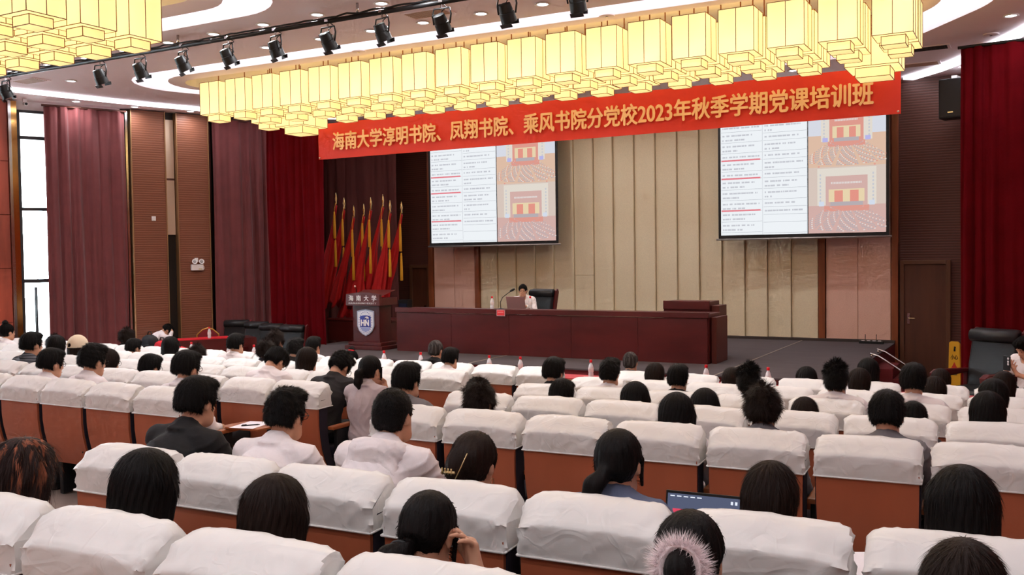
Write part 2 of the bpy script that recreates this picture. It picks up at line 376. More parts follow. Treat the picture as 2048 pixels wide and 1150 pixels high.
# ------------------------------------------------------------------ ceiling with two recessed lantern coves
def rpoly(pts, n=8):
    out = []
    N = len(pts)
    for i, (x, y, r) in enumerate(pts):
        p = Vector((x, y)); a = Vector(pts[i - 1][:2]); b = Vector(pts[(i + 1) % N][:2])
        if r <= 0: out.append((x, y)); continue
        da = (a - p).normalized(); db = (b - p).normalized()
        h = math.acos(max(-1, min(1, da.dot(db)))) / 2
        t = r / math.tan(h); c = p + (da + db).normalized() * (r / math.sin(h))
        s = p + da * t; e = p + db * t
        a0 = math.atan2(s.y - c.y, s.x - c.x); a1 = math.atan2(e.y - c.y, e.x - c.x)
        d = (a1 - a0 + PI) % (2 * PI) - PI
        for k in range(n + 1): out.append((c.x + r * math.cos(a0 + d * k / n), c.y + r * math.sin(a0 + d * k / n)))
    return out
def holed(name, outer, holes, z, m, parent=None, flip=False):
    loops = [[Vector((x, y, 0)) for x, y in outer]] + [[Vector((x, y, 0)) for x, y in h] for h in holes]
    tris = tessellate_polygon(loops); flat = [p for l in loops for p in l]
    return MB().add([(p.x, p.y, z) for p in flat], [tuple(t) for t in tris]).build(name, m, parent)
def fascia(name, poly, z0, z1, m, parent=None):
    n = len(poly)
    return MB().add([(x, y, z0) for x, y in poly] + [(x, y, z1) for x, y in poly], [(i, (i + 1) % n, n + (i + 1) % n, n + i) for i in range(n)]).build(name, m, parent, smooth=False)
O1 = rpoly([(-13.75, 10.3, 1.0), (-.4, 10.5, 1.0), (-.3, 12.6, 1.6), (-2.1, 15.2, 1.6), (-11.6, 15.2, 1.6)])
I1 = rpoly([(-13.25, 10.7, .8), (-.95, 10.95, .8), (-.9, 12.4, 1.3), (-2.4, 14.55, 1.3), (-11.2, 14.55, 1.3)])
H1 = rpoly([(-12.9, 11.05, .5), (-1.35, 11.12, .5), (-1.3, 12.3, .9), (-2.6, 14.0, .9), (-11.0, 14.0, .9)])
O3 = rpoly([(-6.2, 3.6, 1.0), (1.0, 3.6, 1.0), (.6, 8.2, 1.0), (-6.2, 8.2, 1.0)])  # added cove above the picture, holds the fill chandelier
I3 = rpoly([(-5.75, 4.05, .8), (.55, 4.05, .8), (.15, 7.75, .8), (-5.75, 7.75, .8)])
H3 = rpoly([(-5.45, 4.4, .6), (.25, 4.4, .6), (-.1, 7.4, .6), (-5.45, 7.4, .6)])
O2 = rpoly([(-15.2, 3.6, 1.2), (-7.35, 3.6, 1.2), (-7.35, 8.55, 1.0), (-13.4, 8.55, 1.0)])
I2 = rpoly([(-14.5, 4.1, .9), (-7.85, 4.1, .9), (-7.85, 8.1, .7), (-13.0, 8.1, .7)])
H2 = rpoly([(-14.0, 4.5, .7), (-8.05, 4.5, .7), (-8.05, 7.72, .5), (-12.7, 7.72, .5)])
ceil = struct(holed('ceiling', [(-25, -5.3), (5.8, -5.3), (5.8, 17.8), (-25, 17.8)], [O1, O2, O3], ZCEIL, M_CEIL), 'pinkish plaster ceiling with two recessed lantern coves', 'ceiling')
ZR = 5.52
for nm, O, I, Hh in (('front', O1, I1, H1), ('near', O2, I2, H2), ('right', O3, I3, H3)):
    fascia('recess_edge', O, ZCEIL, ZR, M_WHITE, ceil)
    fascia('island_edge', I, ZCEIL, ZR, M_WHITE, ceil)
    fascia('inner_recess_edge', Hh, ZCEIL, ZR, M_WHITE, ceil)
    holed('ceiling_island', I, [Hh], ZCEIL, M_CEIL, ceil)
    xs = [p[0] for p in O]; ys = [p[1] for p in O]
    MB().add([(x, y, ZR) for x, y in ((min(xs) - .1, min(ys) - .1), (max(xs) + .1, min(ys) - .1), (max(xs) + .1, max(ys) + .1), (min(xs) - .1, max(ys) + .1))], [(0, 1, 2, 3)]).build('recess_top', M_WHITE, ceil)
    # LED strip along the groove
    c = MB(); n = len(O); cx = sum(xs) / n; cy = sum(ys) / n
    mid = []
    for (x, y) in I:
        j = min(range(n), key=lambda q: (O[q][0] - x) ** 2 + (O[q][1] - y) ** 2)
        mid.append(((x * .5 + O[j][0] * .5), (y * .5 + O[j][1] * .5), ZR - .03))
    mid.append(mid[0])
    c.tube(mid, .02, 6, cap=False)
    cl = c.build('cove_light', emat('cove_led', (244, 240, 255), COVE * 2.2)); tag(cl, 'white LED strip hidden in the %s ceiling cove' % {'front': 'front oval', 'near': 'near left', 'right': 'added near right'}[nm], 'light strip')
# perimeter luminous slots
def slot(name, pts, wd, label):
    t = thing(name, label, 'light strip')
    a = MB(); n = len(pts); vs = []; P = [Vector(p) for p in pts]
    for i, p in enumerate(P):
        d = (P[min(i + 1, n - 1)] - P[max(i - 1, 0)]).normalized(); q = Vector((-d.y, d.x))
        vs += [(p + q * wd / 2), (p - q * wd / 2)]
    nn = 2 * n
    a.add([(v.x, v.y, ZCEIL - .05) for v in vs] + [(v.x, v.y, ZCEIL - .004) for v in vs], [(2 * i, 2 * i + 1, 2 * i + 3, 2 * i + 2) for i in range(n - 1)] + [(2 * i + s_, 2 * i + 2 + s_, nn + 2 * i + 2 + s_, nn + 2 * i + s_) for i in range(n - 1) for s_ in (0, 1)])  # glowing sides dropped below the ceiling, added to brighten it
    a.build('diffuser', emat('slot_led', (246, 246, 255), 3.0), t)
    b = MB()
    for s in (0, 1):
        b.tube([(vs[2 * i + s].x, vs[2 * i + s].y, ZCEIL - .05) for i in range(n)], .004, 4)
    b.build('edge_trim', M_WHITE, t)
slot('slot_light', [(-15.4, 8.6), (-15.08, 10.04), (-14.9, 10.75), (-14.68, 11.6), (-14.45, 12.3), (-14.1, 13.17), (-13.45, 14.6), (-12.47, 15.72)], .17, 'bright curved ceiling light slot along left wall')
slot('slot_light', [(1.2, 11.0), (.55, 12.9), (-.08, 14.5), (-.41, 15.16), (-.95, 16.2), (-1.36, 16.85), (-1.85, 17.42)], .2, 'bright curved ceiling light slot at upper right')

# downlights
DLX = [(-13.73, 9.09), (-12.85, 9.07), (-11.97, 9.05), (-11.11, 9.02), (-10.21, 9.0), (-9.34, 8.98), (-8.45, 8.95), (-7.56, 8.93),
       (-13.68, 10.06), (-9.32, 9.93), (-8.36, 9.93), (-7.51, 9.93), (-6.7, 9.93), (-5.86, 9.94), (-5.03, 9.95), (-15.34, 11.37), (-14.99, 12.37), (-14.56, 13.34), (-.24, 13.57), (-.96, 16.9)]
ADDED_DL = [(x, y) for y in (.6, 2.6) for x in (-5.8, -3.6, -1.4, .8)] + [(-6.75, 4.5), (-6.75, 6.3), (1.5, 4.5), (1.2, 6.3), (-5.8, 8.6), (-3.6, 8.6), (-1.4, 8.6), (.8, 8.6)] + [(x, y) for y in (-1.2, -3.4) for x in (-11, -7, -3, 1)] + \
         [(-16.2, 4.5), (-16.2, 7.0), (-4.2, 9.95), (-3.3, 9.95), (-2.4, 9.95), (-1.4, 9.95), (-6.6, 8.93), (-5.6, 8.93)] + [(x, 15.7) for x in (-10.4, -8.6, -6.9, -5.1, -3.4)]  # unseen downlights added to fill the hall with light
dl_rim = MB().lathe([(.085, 0), (.095, -.012), (.07, -.016), (.066, 0)], n=16).mesh('dl_rim', True)
dl_lens = MB().lathe([(.064, -.008), (.05, -.012)], n=16).mesh('dl_lens')
def downlight(x, y, label, power, group):
    t = thing('ceiling_downlight', label, 'downlight', (x, y, ZCEIL), 0, group)
    link('rim', dl_rim, M_WHITE, t); link('lens', dl_lens, emat('dl_lens', (250, 250, 255), 6.0), t)
    l = bpy.data.lights.new('downlight_lamp', 'AREA'); l.shape = 'DISK'; l.size = .13; l.energy = power; l.color = (.95, .97, 1.0); l.spread = math.radians(165)
    lo = bpy.data.objects.new('downlight_lamp', l); COL.objects.link(lo); lo.parent = t; lo.location = (0, 0, -.02)
nm = ['%s downlight from left in row before lantern cluster' % ORD[i] for i in range(8)] + ['lone downlight left of oval ceiling cove'] + \
     ['%s downlight from left beside front oval cove' % ORD[i] for i in range(6)] + ['%s downlight along the left wall slot' % s for s in ('nearest', 'middle', 'farthest')] + ['downlight at upper right beside light slot', 'downlight half hidden behind right red curtain']
for (x, y), l in zip(DLX, nm): downlight(x, y, 'small round white ' + l, DOWN_W * (.6 if y > 11 else 1), 'ceiling downlights')
for i, (x, y) in enumerate(ADDED_DL): downlight(x, y, 'added unseen downlight %s, %s of its set' % ('above stage behind banner' if y > 12 else 'behind the camera' if y < 0 else 'over seats above the picture' if y < 8 else 'beside the front oval cove', ORD[i % 28]), DOWN_W * (1.5 if y > 12 else 1.7 if y < 1 else 0.65), 'added ceiling downlights out of view')
# vents, sprinklers
for x, y, l in ((-1.34, 15.1, 'dark slatted ceiling vent at upper right'), (-1.56, 16.32, 'pale slatted ceiling vent above right screen'), (-6.4, 9.6, 'pale ceiling vent behind stage lights'), (-14.2, 9.7, 'pale ceiling access panel at far left')):
    t = thing('ceiling_vent', l, 'vent', (x, y, ZCEIL))
    dk = y == 15.1
    MB().box(-.3, .3, -.16, .16, -.012, 0).build('vent_frame', M_CEIL, t, bevel=.004)
    for k in range(7): MB().box(-.26, .26, -.13 + .038 * k, -.115 + .038 * k, -.018, -.006).build('slat', M_BLACK if dk else mat('tan_slat', (190, 160, 140), rough=.6), t)
for i, (x, y) in enumerate(((-4.6, 10.85), (-8.4, 10.8), (-.62, 15.2), (-.5, 14.6))):
    t = thing('ceiling_speaker', 'round flush ceiling disc ' + ('on cove island near centre', 'on cove island left of centre', 'right of dark vent', 'between dark vent and downlight')[i], 'ceiling disc', (x, y, ZCEIL))
    MB().lathe([(.1, 0), (.1, -.015), (.085, -.02), (.02, -.02)], n=16).build('grille', M_CEIL, t, smooth='auto')
    MB().lathe([(.018, -.02), (.018, -.028)], n=8).build('hub', M_CHROME, t)

# ------------------------------------------------------------------ curtains
def curtain(label, p0, p1, z0, z1, m, wl_=.17, amp=.05, seed=0, valance=0.0):
    t = thing('stage_curtain' if m is M_REDC else 'curtain', label, 'curtain', (p0[0], p0[1], 0), math.atan2(p1[1] - p0[1], p1[0] - p0[0]))
    L = math.hypot(p1[0] - p0[0], p1[1] - p0[1]); R = random.Random(seed)
    n = int(L / .018); ph = []; a = 0; am = []
    for i in range(n + 1):
        a += .018 / wl_ * 2 * PI * (0.75 + .5 * noise.noise((i * .018 * 2.2, seed * 3.1, 0)))
        ph.append(a); am.append(amp * (.65 + .6 * noise.noise((i * .018 * 1.7, seed + 9.3, 1))))
    def fn(u, v):
        i = int(round(u * n)); z = z0 + (z1 - z0) * v
        k = 1 - .45 * v
        y = am[i] * k * (math.sin(ph[i]) + .35 * math.sin(2.3 * ph[i] + 1 + .4 * z)) + .02 * math.sin(z * 1.3 + ph[i] * .5)
        return (u * L + .012 * math.cos(ph[i]) * k, y, z)
    MB().grid(fn, n, 12).build('drape', m, t, smooth=True)
    hem = MB(); hem.grid(lambda u, v: (fn(u, 0)[0], fn(u, 0)[1] - .006, z0 + .1 * v), n, 1); hem.build('hem', m, t, smooth=True)
    MB().tube([(-.03, 0, z1 + .01), (L + .03, 0, z1 + .01)], .022, 8).build('curtain_track', M_BLACK if m is M_REDC else M_DWOOD, t, smooth=True)
    return t
def lw2(s, off): p = LW(s, off); return (p.x, p.y)
curtain('maroon curtain beside bright glazed opening at left', lw2(.0, .18), lw2(1.42, .18), .04, 5.05, M_MAROON, .16, .075, 1)
curtain('maroon curtain right of emergency light pillar', lw2(3.12, .14), lw2(4.9, .14), .04, 5.05, M_MAROON, .16, .075, 2)
curtain('bright red stage curtain left of flags and lectern', (-12.95, 13.72), (-11.45, 13.62), .02, 5.08, M_REDC, .13, .045, 3)
curtain('dark red stage curtain at right edge behind armchairs', (-.86, 14.25), (1.0, 14.05), .02, 4.93, M_REDC, .13, .05, 4)
curtain('brown backdrop curtain behind the red flags', (-14.6, 16.75), (-12.12, 16.8), .05, 5.1, M_BROWNC, .2, .05, 5)

# ------------------------------------------------------------------ lanterns
def lantern_mat(name, k):
    m = mat(name, (214, 188, 128), rough=.8, emit=(255, 222, 148), es=LANTERN * k)
    nt = m.node_tree; b = nt.nodes['Principled BSDF']
    tc = nt.nodes.new('ShaderNodeTexCoord'); n = nt.nodes.new('ShaderNodeTexNoise'); n.inputs['Scale'].default_value = 2.2
    mp = nt.nodes.new('ShaderNodeMapping'); mp.inputs['Scale'].default_value = (1, 1, .5)
    nt.links.new(tc.outputs['Object'], mp.inputs[0]); nt.links.new(mp.outputs[0], n.inputs['Vector'])
    r = nt.nodes.new('ShaderNodeMapRange'); r.inputs['From Min'].default_value = .3; r.inputs['From Max'].default_value = .7
    r.inputs['To Min'].default_value = LANTERN * k * .85; r.inputs['To Max'].default_value = LANTERN * k * 1.2
    nt.links.new(n.outputs['Fac'], r.inputs['Value']); nt.links.new(r.outputs[0], b.inputs['Emission Strength'])
    return m
M_LAN = lantern_mat('lantern_fabric', 1.0); M_LAN2 = lantern_mat('lantern_fabric_lower', .85)
M_LFR = mat('lantern_frame', (120, 62, 20), rough=.5)
def lantern_meshes(w, h, w2, h2):
    s = MB(); a = w / 2
    s.add([(-a, -a, 0), (a, -a, 0), (a, a, 0), (-a, a, 0), (-a, -a, h), (a, -a, h), (a, a, h), (-a, a, h)], [(0, 3, 2, 1), (0, 1, 5, 4), (1, 2, 6, 5), (2, 3, 7, 6), (3, 0, 4, 7), (4, 5, 6, 7)])
    sh = s.mesh('lantern_shade')
    b = w2 / 2
    lo = MB().box(-b, b, -b, b, -h2, -.001).mesh('lantern_lower')
    f = MB(); t = .0032; e = a + .002
    for x, y in ((-e, -e), (e, -e), (e, e), (-e, e), (0, -e), (0, e), (-e, 0), (e, 0)): f.box(x - t, x + t, y - t, y + t, 0, h)
    for z in (0, h): 
        for y in (-e, e): f.box(-e, e, y - t, y + t, z - t, z + t)
        for x in (-e, e): f.box(x - t, x + t, -e, e, z - t, z + t)
    e = b + .002
    for x, y in ((-e, -e), (e, -e), (e, e), (-e, e)): f.box(x - t, x + t, y - t, y + t, -h2, 0)
    for z in (-h2, -.004):
        for y in (-e, e): f.box(-e, e, y - t, y + t, z - t, z + t)
        for x in (-e, e): f.box(x - t, x + t, -e, e, z - t, z + t)
    fr = f.mesh('lantern_frame')
    return sh, lo, fr
LM = lantern_meshes(.42, .52, .25, .10)
LBIG = lantern_meshes(.62, .60, .40, .12)
lrod = MB().tube([(0, 0, .5), (0, 0, .95)], .008, 6).mesh('lrod')
def lantern(x, y, z, label, group, M=LM):
    t = thing('square_lantern', label, 'lantern', (x, y, z), 0, group)
    link('shade', M[0], M_LAN, t); link('lower_shade', M[1], M_LAN2, t); link('frame', M[2], M_LFR, t); link('hanging_rod', lrod, M_LFR, t, scale=(1, 1, 1.0 if M is LM else 1.14))
PX = .5773
ROWN = ('front', 'middle', 'back')
for r in range(3):
    for k in range(19):
        x = -11.74 + k * PX; y = 11.37 + r * PX
        if r == 2 and k in (1, 2, 17, 18): continue
        if r == 1 and k in (0,): continue
        lantern(x, y, 4.58, 'yellow fabric lantern, %s row of long chandelier, %s column from left' % (ROWN[r], ORD[k]), 'lanterns of the long front chandelier')
lantern(-11.02, 12.55, 4.46, 'larger stepped yellow lantern at left end of long chandelier', 'large end lanterns', LBIG)
lantern(-1.72, 12.55, 4.46, 'larger stepped yellow lantern at right end of long chandelier', 'large end lanterns', LBIG)
for k in range(5):
    for r in range(3):
        x = -8.51 - k * .635; y = 7.02 - r * .58
        lantern(x, y, 4.58, 'yellow fabric lantern, near left chandelier, %s column from right, %s row from stage' % (ORD[k], ORD[r]), 'lanterns of the near left chandelier')

for k in range(8):  # unseen chandelier added so its lanterns brighten ceiling and seats
    for r in range(3):
        lantern(-5.0 + k * .62, 6.4 - r * .62, 4.58, 'added yellow fabric lantern above the picture, near right chandelier, %s column, %s row' % (ORD[k], ORD[r]), 'lanterns of the added near right chandelier')
# ------------------------------------------------------------------ lighting bar with stage lights
bar = thing('lighting_bar', 'long black pipe carrying stage lights under the ceiling', 'pipe', (0, 8.8, 5.0))
MB().tube([(-14.6, 0, 0), (-3.2, 0, 0)], .028, 10).build('pipe', M_BLACK, bar, smooth=True)
cb = []
for i in range(140): cb.append((-14.5 + i * .08, -.03 + .015 * noise.noise((i * .6, 0, 0)), .035 + .02 * noise.noise((i * .4, 3, 0))))
MB().tube(cb, .012, 5).build('cable', M_BLACKPL, bar, smooth=True)
for x in (-13.9, -9.8, -6.85, -4.3): MB().tube([(x, 0, .02), (x, 0, .152)], .016, 8).build('hanger', M_CHROME if x > -10 else M_BLACK, bar, smooth=True)
can = MB().lathe([(.03, .13), (.075, .12), (.085, .05), (.085, .02), (.095, .015), (.1, -.1), (.088, -.1), (.08, -.02)], n=14).mesh('can', 'auto')
yoke = MB().tube([(-.1, 0, 0), (-.115, 0, .1), (-.1, 0, .17), (.1, 0, .17), (.115, 0, .1), (.1, 0, 0)], .010, 6).mesh('yoke', True)
clampm = MB().tube([(0, 0, .17), (0, 0, .235)], .012, 6).box(-.025, .025, -.035, .035, .23, .26).mesh('clamp')
fins = MB()
for k in range(5): fins.box(-.09 + .018 * k, -.082 + .018 * k, -.03, .03, .02, .125)
flap = MB().box(-.08, .08, -.005, .005, -.05, 0).mesh('flap')
lens = MB().lathe([(.075, -.03), (.05, -.02)], n=12).mesh('lens')
finm = fins.mesh('fins')
coil = MB().tube([(.03 * math.cos(k * .9), .05 + .03 * math.sin(k * .9), .06 + .018 * k) for k in range(12)], .006, 5).mesh('coil', True)
PXL = [-13.47, -11.34, -10.53, -9.72, -8.91, -8.11, -7.29, -6.5, -5.69, -4.87, -4.05]
for i, x in enumerate(PXL):
    t = thing('stage_light', 'black stage spotlight on pipe, %s from left' % ORD[i], 'spotlight', (x, 8.8, 4.76), random.uniform(-.25, .25), 'stage spotlights on the pipe')
    link('clamp', clampm, M_CHROME, t); link('yoke', yoke, M_BLACK, t)
    b = link('housing', can, M_BLACKPL, t, rot=(math.radians(30 + random.uniform(-6, 6)), 0, math.radians(-8)), scale=.88)
    link('lens', lens, mat('spot_lens', (120, 120, 130), rough=.1), b); link('cooling_fins', finm, M_BLACK, b)
    for s, a in ((1, 0), (-1, PI)): link('barn_door', flap, M_BLACK, b, loc=(0, s * .095, -.1), rot=(s * -.35, 0, 0))
    link('power_lead', coil, M_BLACKPL, t)

# ------------------------------------------------------------------ banner
bn = thing('banner', 'long red hanging banner with yellow-orange Chinese lettering', 'banner', (0, 13.0, 0))
B0, B1, BZ0, BZ1 = -11.03, -1.47, 3.945, 4.565
def bfn(u, v):
    x = B0 + (B1 - B0) * u; z = BZ0 + (BZ1 - BZ0) * v - .025 * math.sin(u * PI) * 0
    y = .018 * noise.noise((x * 1.3, z * 1.5, 2)) + .012 * noise.noise((x * 5 + z * 6, z * 3, 5))
    return (x, y, z)
M_BAN = mat('banner_red', (224, 56, 46), rough=.55, sheen=.2)
q = MB().grid(bfn, 160, 10); q.grid(lambda u, v: (bfn(u, v)[0], bfn(u, v)[1] + .006, bfn(u, v)[2]), 160, 10)
q.build('banner_cloth', M_BAN, bn, smooth=True)
tm = fit_text(bold(text_mesh('海南大学淳明书院、凤翔书院、乘风书院分党校2023年秋季学期党课培训班', 1, extrude=.004), .03), -10.69, -1.79, 4.08, 4.40, -.032)
link('lettering', tm, mat('banner_yellow', (255, 216, 172), rough=.6), bn)
for x in (B0 + .04, -8.6, -6.2, -3.9, B1 - .04):
    MB().tube([(x, 0, BZ1 - .02), (x, .02, 5.15)], .003, 5).build('cord', M_WHITE, bn)
for x in (B0 + .03, B1 - .03):
    for z in (BZ0 + .03, BZ1 - .03): MB().ball((x, -.02, z), .014, 8, 5).build('grommet', M_WHITE, bn)

# ------------------------------------------------------------------ projection screens with slide
def flat(mb, x0, x1, z0, z1, y): mb.add([(x0, y, z0), (x1, y, z0), (x1, y, z1), (x0, y, z1)], [(0, 1, 2, 3)])
SL = {k: emat('slide_' + k, tuple(.66 * a + .34 * b for a, b in zip(c, (226, 218, 214))) if k not in ('white', 'grey', 'line', 'red') else c, .46) for k, c in dict(white=(236, 240, 244), grey=(196, 198, 205), line=(184, 188, 194), red=(226, 128, 138), sky=(206, 214, 232), cream=(222, 214, 200), hallred=(216, 120, 102), curtain=(230, 204, 150), flag=(224, 112, 92), seat=(158, 148, 156), pale=(222, 214, 212), blue=(160, 160, 236), wood=(216, 170, 138), dusk=(206, 184, 170), maroon=(200, 150, 142), lblue=(200, 216, 240)).items()}  # picture colours blended towards a pale tone, painting in haze
def screen(x0, x1, z0, z1, label, seed):
    t = thing('projection_screen', label, 'screen', (0, 17.05, 0))
    R = random.Random(seed); W_ = x1 - x0; H_ = z1 - z0
    MB().box(x0 - .05, x1 + .05, .0, .012, z0 - .06, z1 + .3).build('screen_border', M_BLACKPL, t)
    MB().tube([(x0 - .09, .006, z0 - .075), (x1 + .09, .006, z0 - .075)], .018, 8).build('bottom_bar', mat('grey_bar', (170, 164, 160), rough=.4, metal=.5), t, smooth=True)
    MB().box(x0 - .1, x1 + .1, -.06, .1, z1 + .25, z1 + .40).build('roller_case', M_WHITE, t, bevel=.01)
    L = {}
    def put(k, a, b, c, d, lay=1):
        flat(L.setdefault(k, MB()), x0 + W_ * a, x0 + W_ * b, z0 + H_ * c, z0 + H_ * d, -.003 - .0015 * lay)
    put('white', 0, .545, 0, 1)
    for cx, cw in ((.0, .265), (.27, .27)):
        v = 1.0; i = 0
        while v > .04:
            rh = R.choice((.062, .062, .088, .088)); v -= rh
            put('line', cx + .004, cx + cw, v, v + .003, 2)
            if cx > .1 and v < .12: continue
            for ln in range(2 if rh > .07 else 1):
                u = cx + .012; end = cx + (R.uniform(.2, .25) if ln == 0 else R.uniform(.05, .16)); vy = v + rh - .036 - .036 * ln
                while u < end:
                    g = R.uniform(.007, .03); put('grey', u, min(u + g, end), vy, vy + .013, 2); u += g + R.choice((.003, .004, .012))
            if cx < .1 and i in (4, 6, 9): put('red', cx + .004, cx + .255, v - .002, v + .011, 3)
            i += 1
        put('line', cx + cw + .002, cx + cw + .004, 0, 1, 2)
    for z_a, z_b, dim in ((.52, 1.0, 0), (0, .52, 1)):
        h = z_b - z_a; Z = lambda v: z_a + h * v; X = lambda u: .55 + .45 * u
        def pp(k, a, b, c, d, l): put(k, X(a), X(b), Z(c), Z(d), l)
        pp('dusk' if dim else 'sky', 0, 1, 0, 1, 1)
        pp('maroon' if dim else 'wood', 0, 1, .0, .52 if not dim else .42, 2)
        a, b = (.12, .88) if dim else (.17, .83)
        pp('cream', a, b, .42, .98, 3)
        for k in range(8):
            for s in (0, 1):
                xx = (a + .03) if s == 0 else (b - .05)
                pp('grey', xx, xx + .02, .48 + .055 * k, .51 + .055 * k, 4)
        pp('maroon' if dim else 'hallred', a + .11, b - .11, .40, .86, 4)
        u = a + .18
        while u < b - .18: pp('pale', u, u + .014, .74, .77, 5); u += .02
        c0, c1 = a + .15, b - .15; wv = c1 - c0
        pp('curtain', c0, c1, .47, .66, 5)
        pp('flag', c0 + wv * .16, c0 + wv * .40, .47, .64, 6); pp('flag', c0 + wv * .60, c0 + wv * .84, .47, .64, 6)
        pp('seat', c0 + .02, c1 - .02, .41, .47, 6); pp('hallred', c0 - .06, c1 + .06, .33, .41, 5)
        pp('lblue' if dim else 'blue', a + .02, a + .09, .41, .48, 6); pp('lblue' if dim else 'blue', b - .09, b - .02, .41, .48, 6)
        for r in range(15):                      # curved rows of delegates
            half = .20 + .028 * r; v = .335 - .0225 * r
            n = 44
            for k in range(n):
                uu = .5 - half + 2 * half * k / n; f = abs(k / n - .5)
                if .13 < f < .165 or .33 < f < .355: continue
                dv = .085 * (f * 2) ** 2
                if not (.005 < uu < .985) or v + dv < .004: continue
                c_ = ('seat', 'seat', 'pale', 'seat', 'maroon' if dim else 'hallred')[(k * 7 + r * 3) % 5]
                pp(c_, uu, uu + 2 * half / n * .8, v + dv, v + dv + .015, 4 + (r % 2))
        if not dim:
            for f in (.14, .86): pp('flag', f - .012, f + .012, .0, .02, 6)
    for k, mb in L.items(): o_ = mb.build('slide_' + {'white': 'table', 'grey': 'text', 'line': 'rules', 'red': 'underlines'}.get(k, 'picture'), SL[k], t); o_['kind'] = 'stuff'
screen(-11.38, -8.38, 2.50, 4.78, 'left projection screen showing text table and red hall pictures', 5)
screen(-5.00, -2.16, 2.52, 4.72, 'right projection screen showing text table and red hall pictures', 5)

# ------------------------------------------------------------------ stage desk
dk = thing('stage_desk', 'long dark red mahogany speaker desk on the stage', 'desk', (0, 0, HS))
DX = [-9.56, -8.45, -7.35, -6.25, -5.15, -4.08]
for a, b in zip(DX, DX[1:]):
    MB().box(a + .0015, b - .0015, 13.2, 13.23, .0, .66).build('front_panel', M_DESK, dk, bevel=.002, seg=1)
MB().box(-9.58, -4.06, 13.18, 13.24, .665, .745).build('front_ledge', M_DESK, dk, bevel=.006)
MB().box(-9.57, -4.07, 13.24, 13.80, .68, .72).build('desk_top', M_DESK, dk, bevel=.006)
for x in (-9.56, -6.8, -4.10): MB().box(x, x + .03, 13.23, 13.78, 0, .68).build('end_panel', M_DESK, dk)
MB().box(-4.055, -3.98, 13.3, 13.86, 0, .67).build('side_pedestal', mat('brown_mahogany', (86, 36, 28), rough=.4), dk, bevel=.004)
cs = thing('control_console', 'dark red console cabinet behind right end of stage desk', 'cabinet', (-4.66, 14.25, HS))
MB().box(-.37, .37, -.25, .25, 0, .86).build('cabinet_body', M_DESK, cs, bevel=.01)
MB().box(-.37, .37, -.27, -.23, .74, .87).build('front_ledge', M_DESK, cs, bevel=.005)
MB().box(.375, .50, -.2, .2, 0, .80).build('side_wing', mat('brown_mahogany', (86, 36, 28)), cs, bevel=.006)
# lectern with lettering and shield
lc = thing('lectern', 'dark red lectern with white lettering and blue shield emblem', 'lectern', (-10.2, 13.35, HS))
MB().box(-.41, .41, -.27, .27, 0, .07).box(-.36, .36, -.23, .23, .07, .13).build('plinth', M_DESK, lc, bevel=.012)
MB().box(-.29, .29, -.17, .17, .13, .78).build('column', M_DESK, lc, bevel=.006)
hd = MB(); pts = [(-.37, .77), (.37, .77), (.37, .97)] + [(.37 - .74 * k / 8, .97 + .035 * math.sin(PI * k / 8)) for k in range(1, 8)] + [(-.37, .97)]
hd.prism_y(pts, -.26, -.2); hd.box(-.37, .37, -.2, .25, .77, .90); hd.build('head_board', M_DESK, lc, bevel=.006)
MB().add([(-.35, -.19, .93), (.35, -.19, .93), (.35, .24, 1.03), (-.35, .24, 1.03)], [(0, 1, 2, 3)]).build('reading_top', M_DESK, lc)
M_WLET = mat('white_lettering', (240, 236, 236), rough=.5)
link('lettering', fit_text(bold(text_mesh('海 南 大 学', 1, extrude=.002, space=1.25), .015), -.30, .30, .85, .955, -.263), M_WLET, lc)
link('lettering', fit_text(text_mesh('HAINANUNIVERSITY', 1, extrude=.002, space=1.3), -.30, .30, .80, .828, -.263), M_WLET, lc)
def shield(w, h, zc):
    p = [(-w, zc + h * .86), (-w * .5, zc + h * .95), (0, zc + h), (w * .5, zc + h * .95), (w, zc + h * .86), (w, zc - h * .25), (w * .78, zc - h * .62), (w * .4, zc - h * .86), (0, zc - h), (-w * .4, zc - h * .86), (-w * .78, zc - h * .62), (-w, zc - h * .25)]
    return p
em = MB().prism_y(shield(.185, .235, .47), -.188, -.171).build('shield_emblem', mat('shield_grey', (170, 176, 196), rough=.4), lc, bevel=.003)
MB().prism_y(shield(.165, .213, .47), -.191, -.186).build('shield_ring', mat('shield_white', (226, 228, 236), rough=.4), em)
MB().prism_y([(-.115, .395), (.115, .395), (.115, .58), (.05, .597), (0, .60), (-.05, .597), (-.115, .58)], -.194, -.19).build('shield_field', mat('shield_blue', (52, 66, 156), rough=.4), em)
MB().prism_y([(-.115, .388), (.115, .388), (.07, .33), (0, .305), (-.07, .33)], -.194, -.19).build('shield_waves', mat('shield_pale_blue', (150, 160, 205), rough=.4), em)
link('shield_letters', fit_text(bold(text_mesh('HN', 1, extrude=.002), .05), -.095, .085, .41, .525, -.195), M_WLET, em)
pal = MB()
for k in range(6):
    a = -.6 + k * .75; pal.tube([(.035, -.197, .555), (.035 + .03 * math.cos(a), -.197, .558 + .022 * math.sin(a)), (.035 + .05 * math.cos(a), -.197, .55 + .02 * math.sin(a))], [.006, .007, .002], 5)
pal.tube([(.02, -.197, .5), (.035, -.197, .555)], .004, 5); pal.build('shield_palm', M_WLET, em)
ring = MB()
for k in range(26):
    a = 2 * PI * k / 26; x = .14 * math.cos(a); z = .475 + .185 * math.sin(a)
    ring.box(x - .006, x + .006, -.194, -.19, z - .006, z + .006)
ring.build('shield_inscription', mat('shield_blue', (52, 66, 156)), em)
MB().tube([(-.25, -.1, .95), (-.22, -.15, 1.06), (-.2, -.2, 1.1)], .006, 6).build('microphone_stem', M_BLACK, lc); MB().ball((-.198, -.21, 1.105), .018).build('microphone_head', mat('pinkish_foam', (210, 170, 160)), lc)
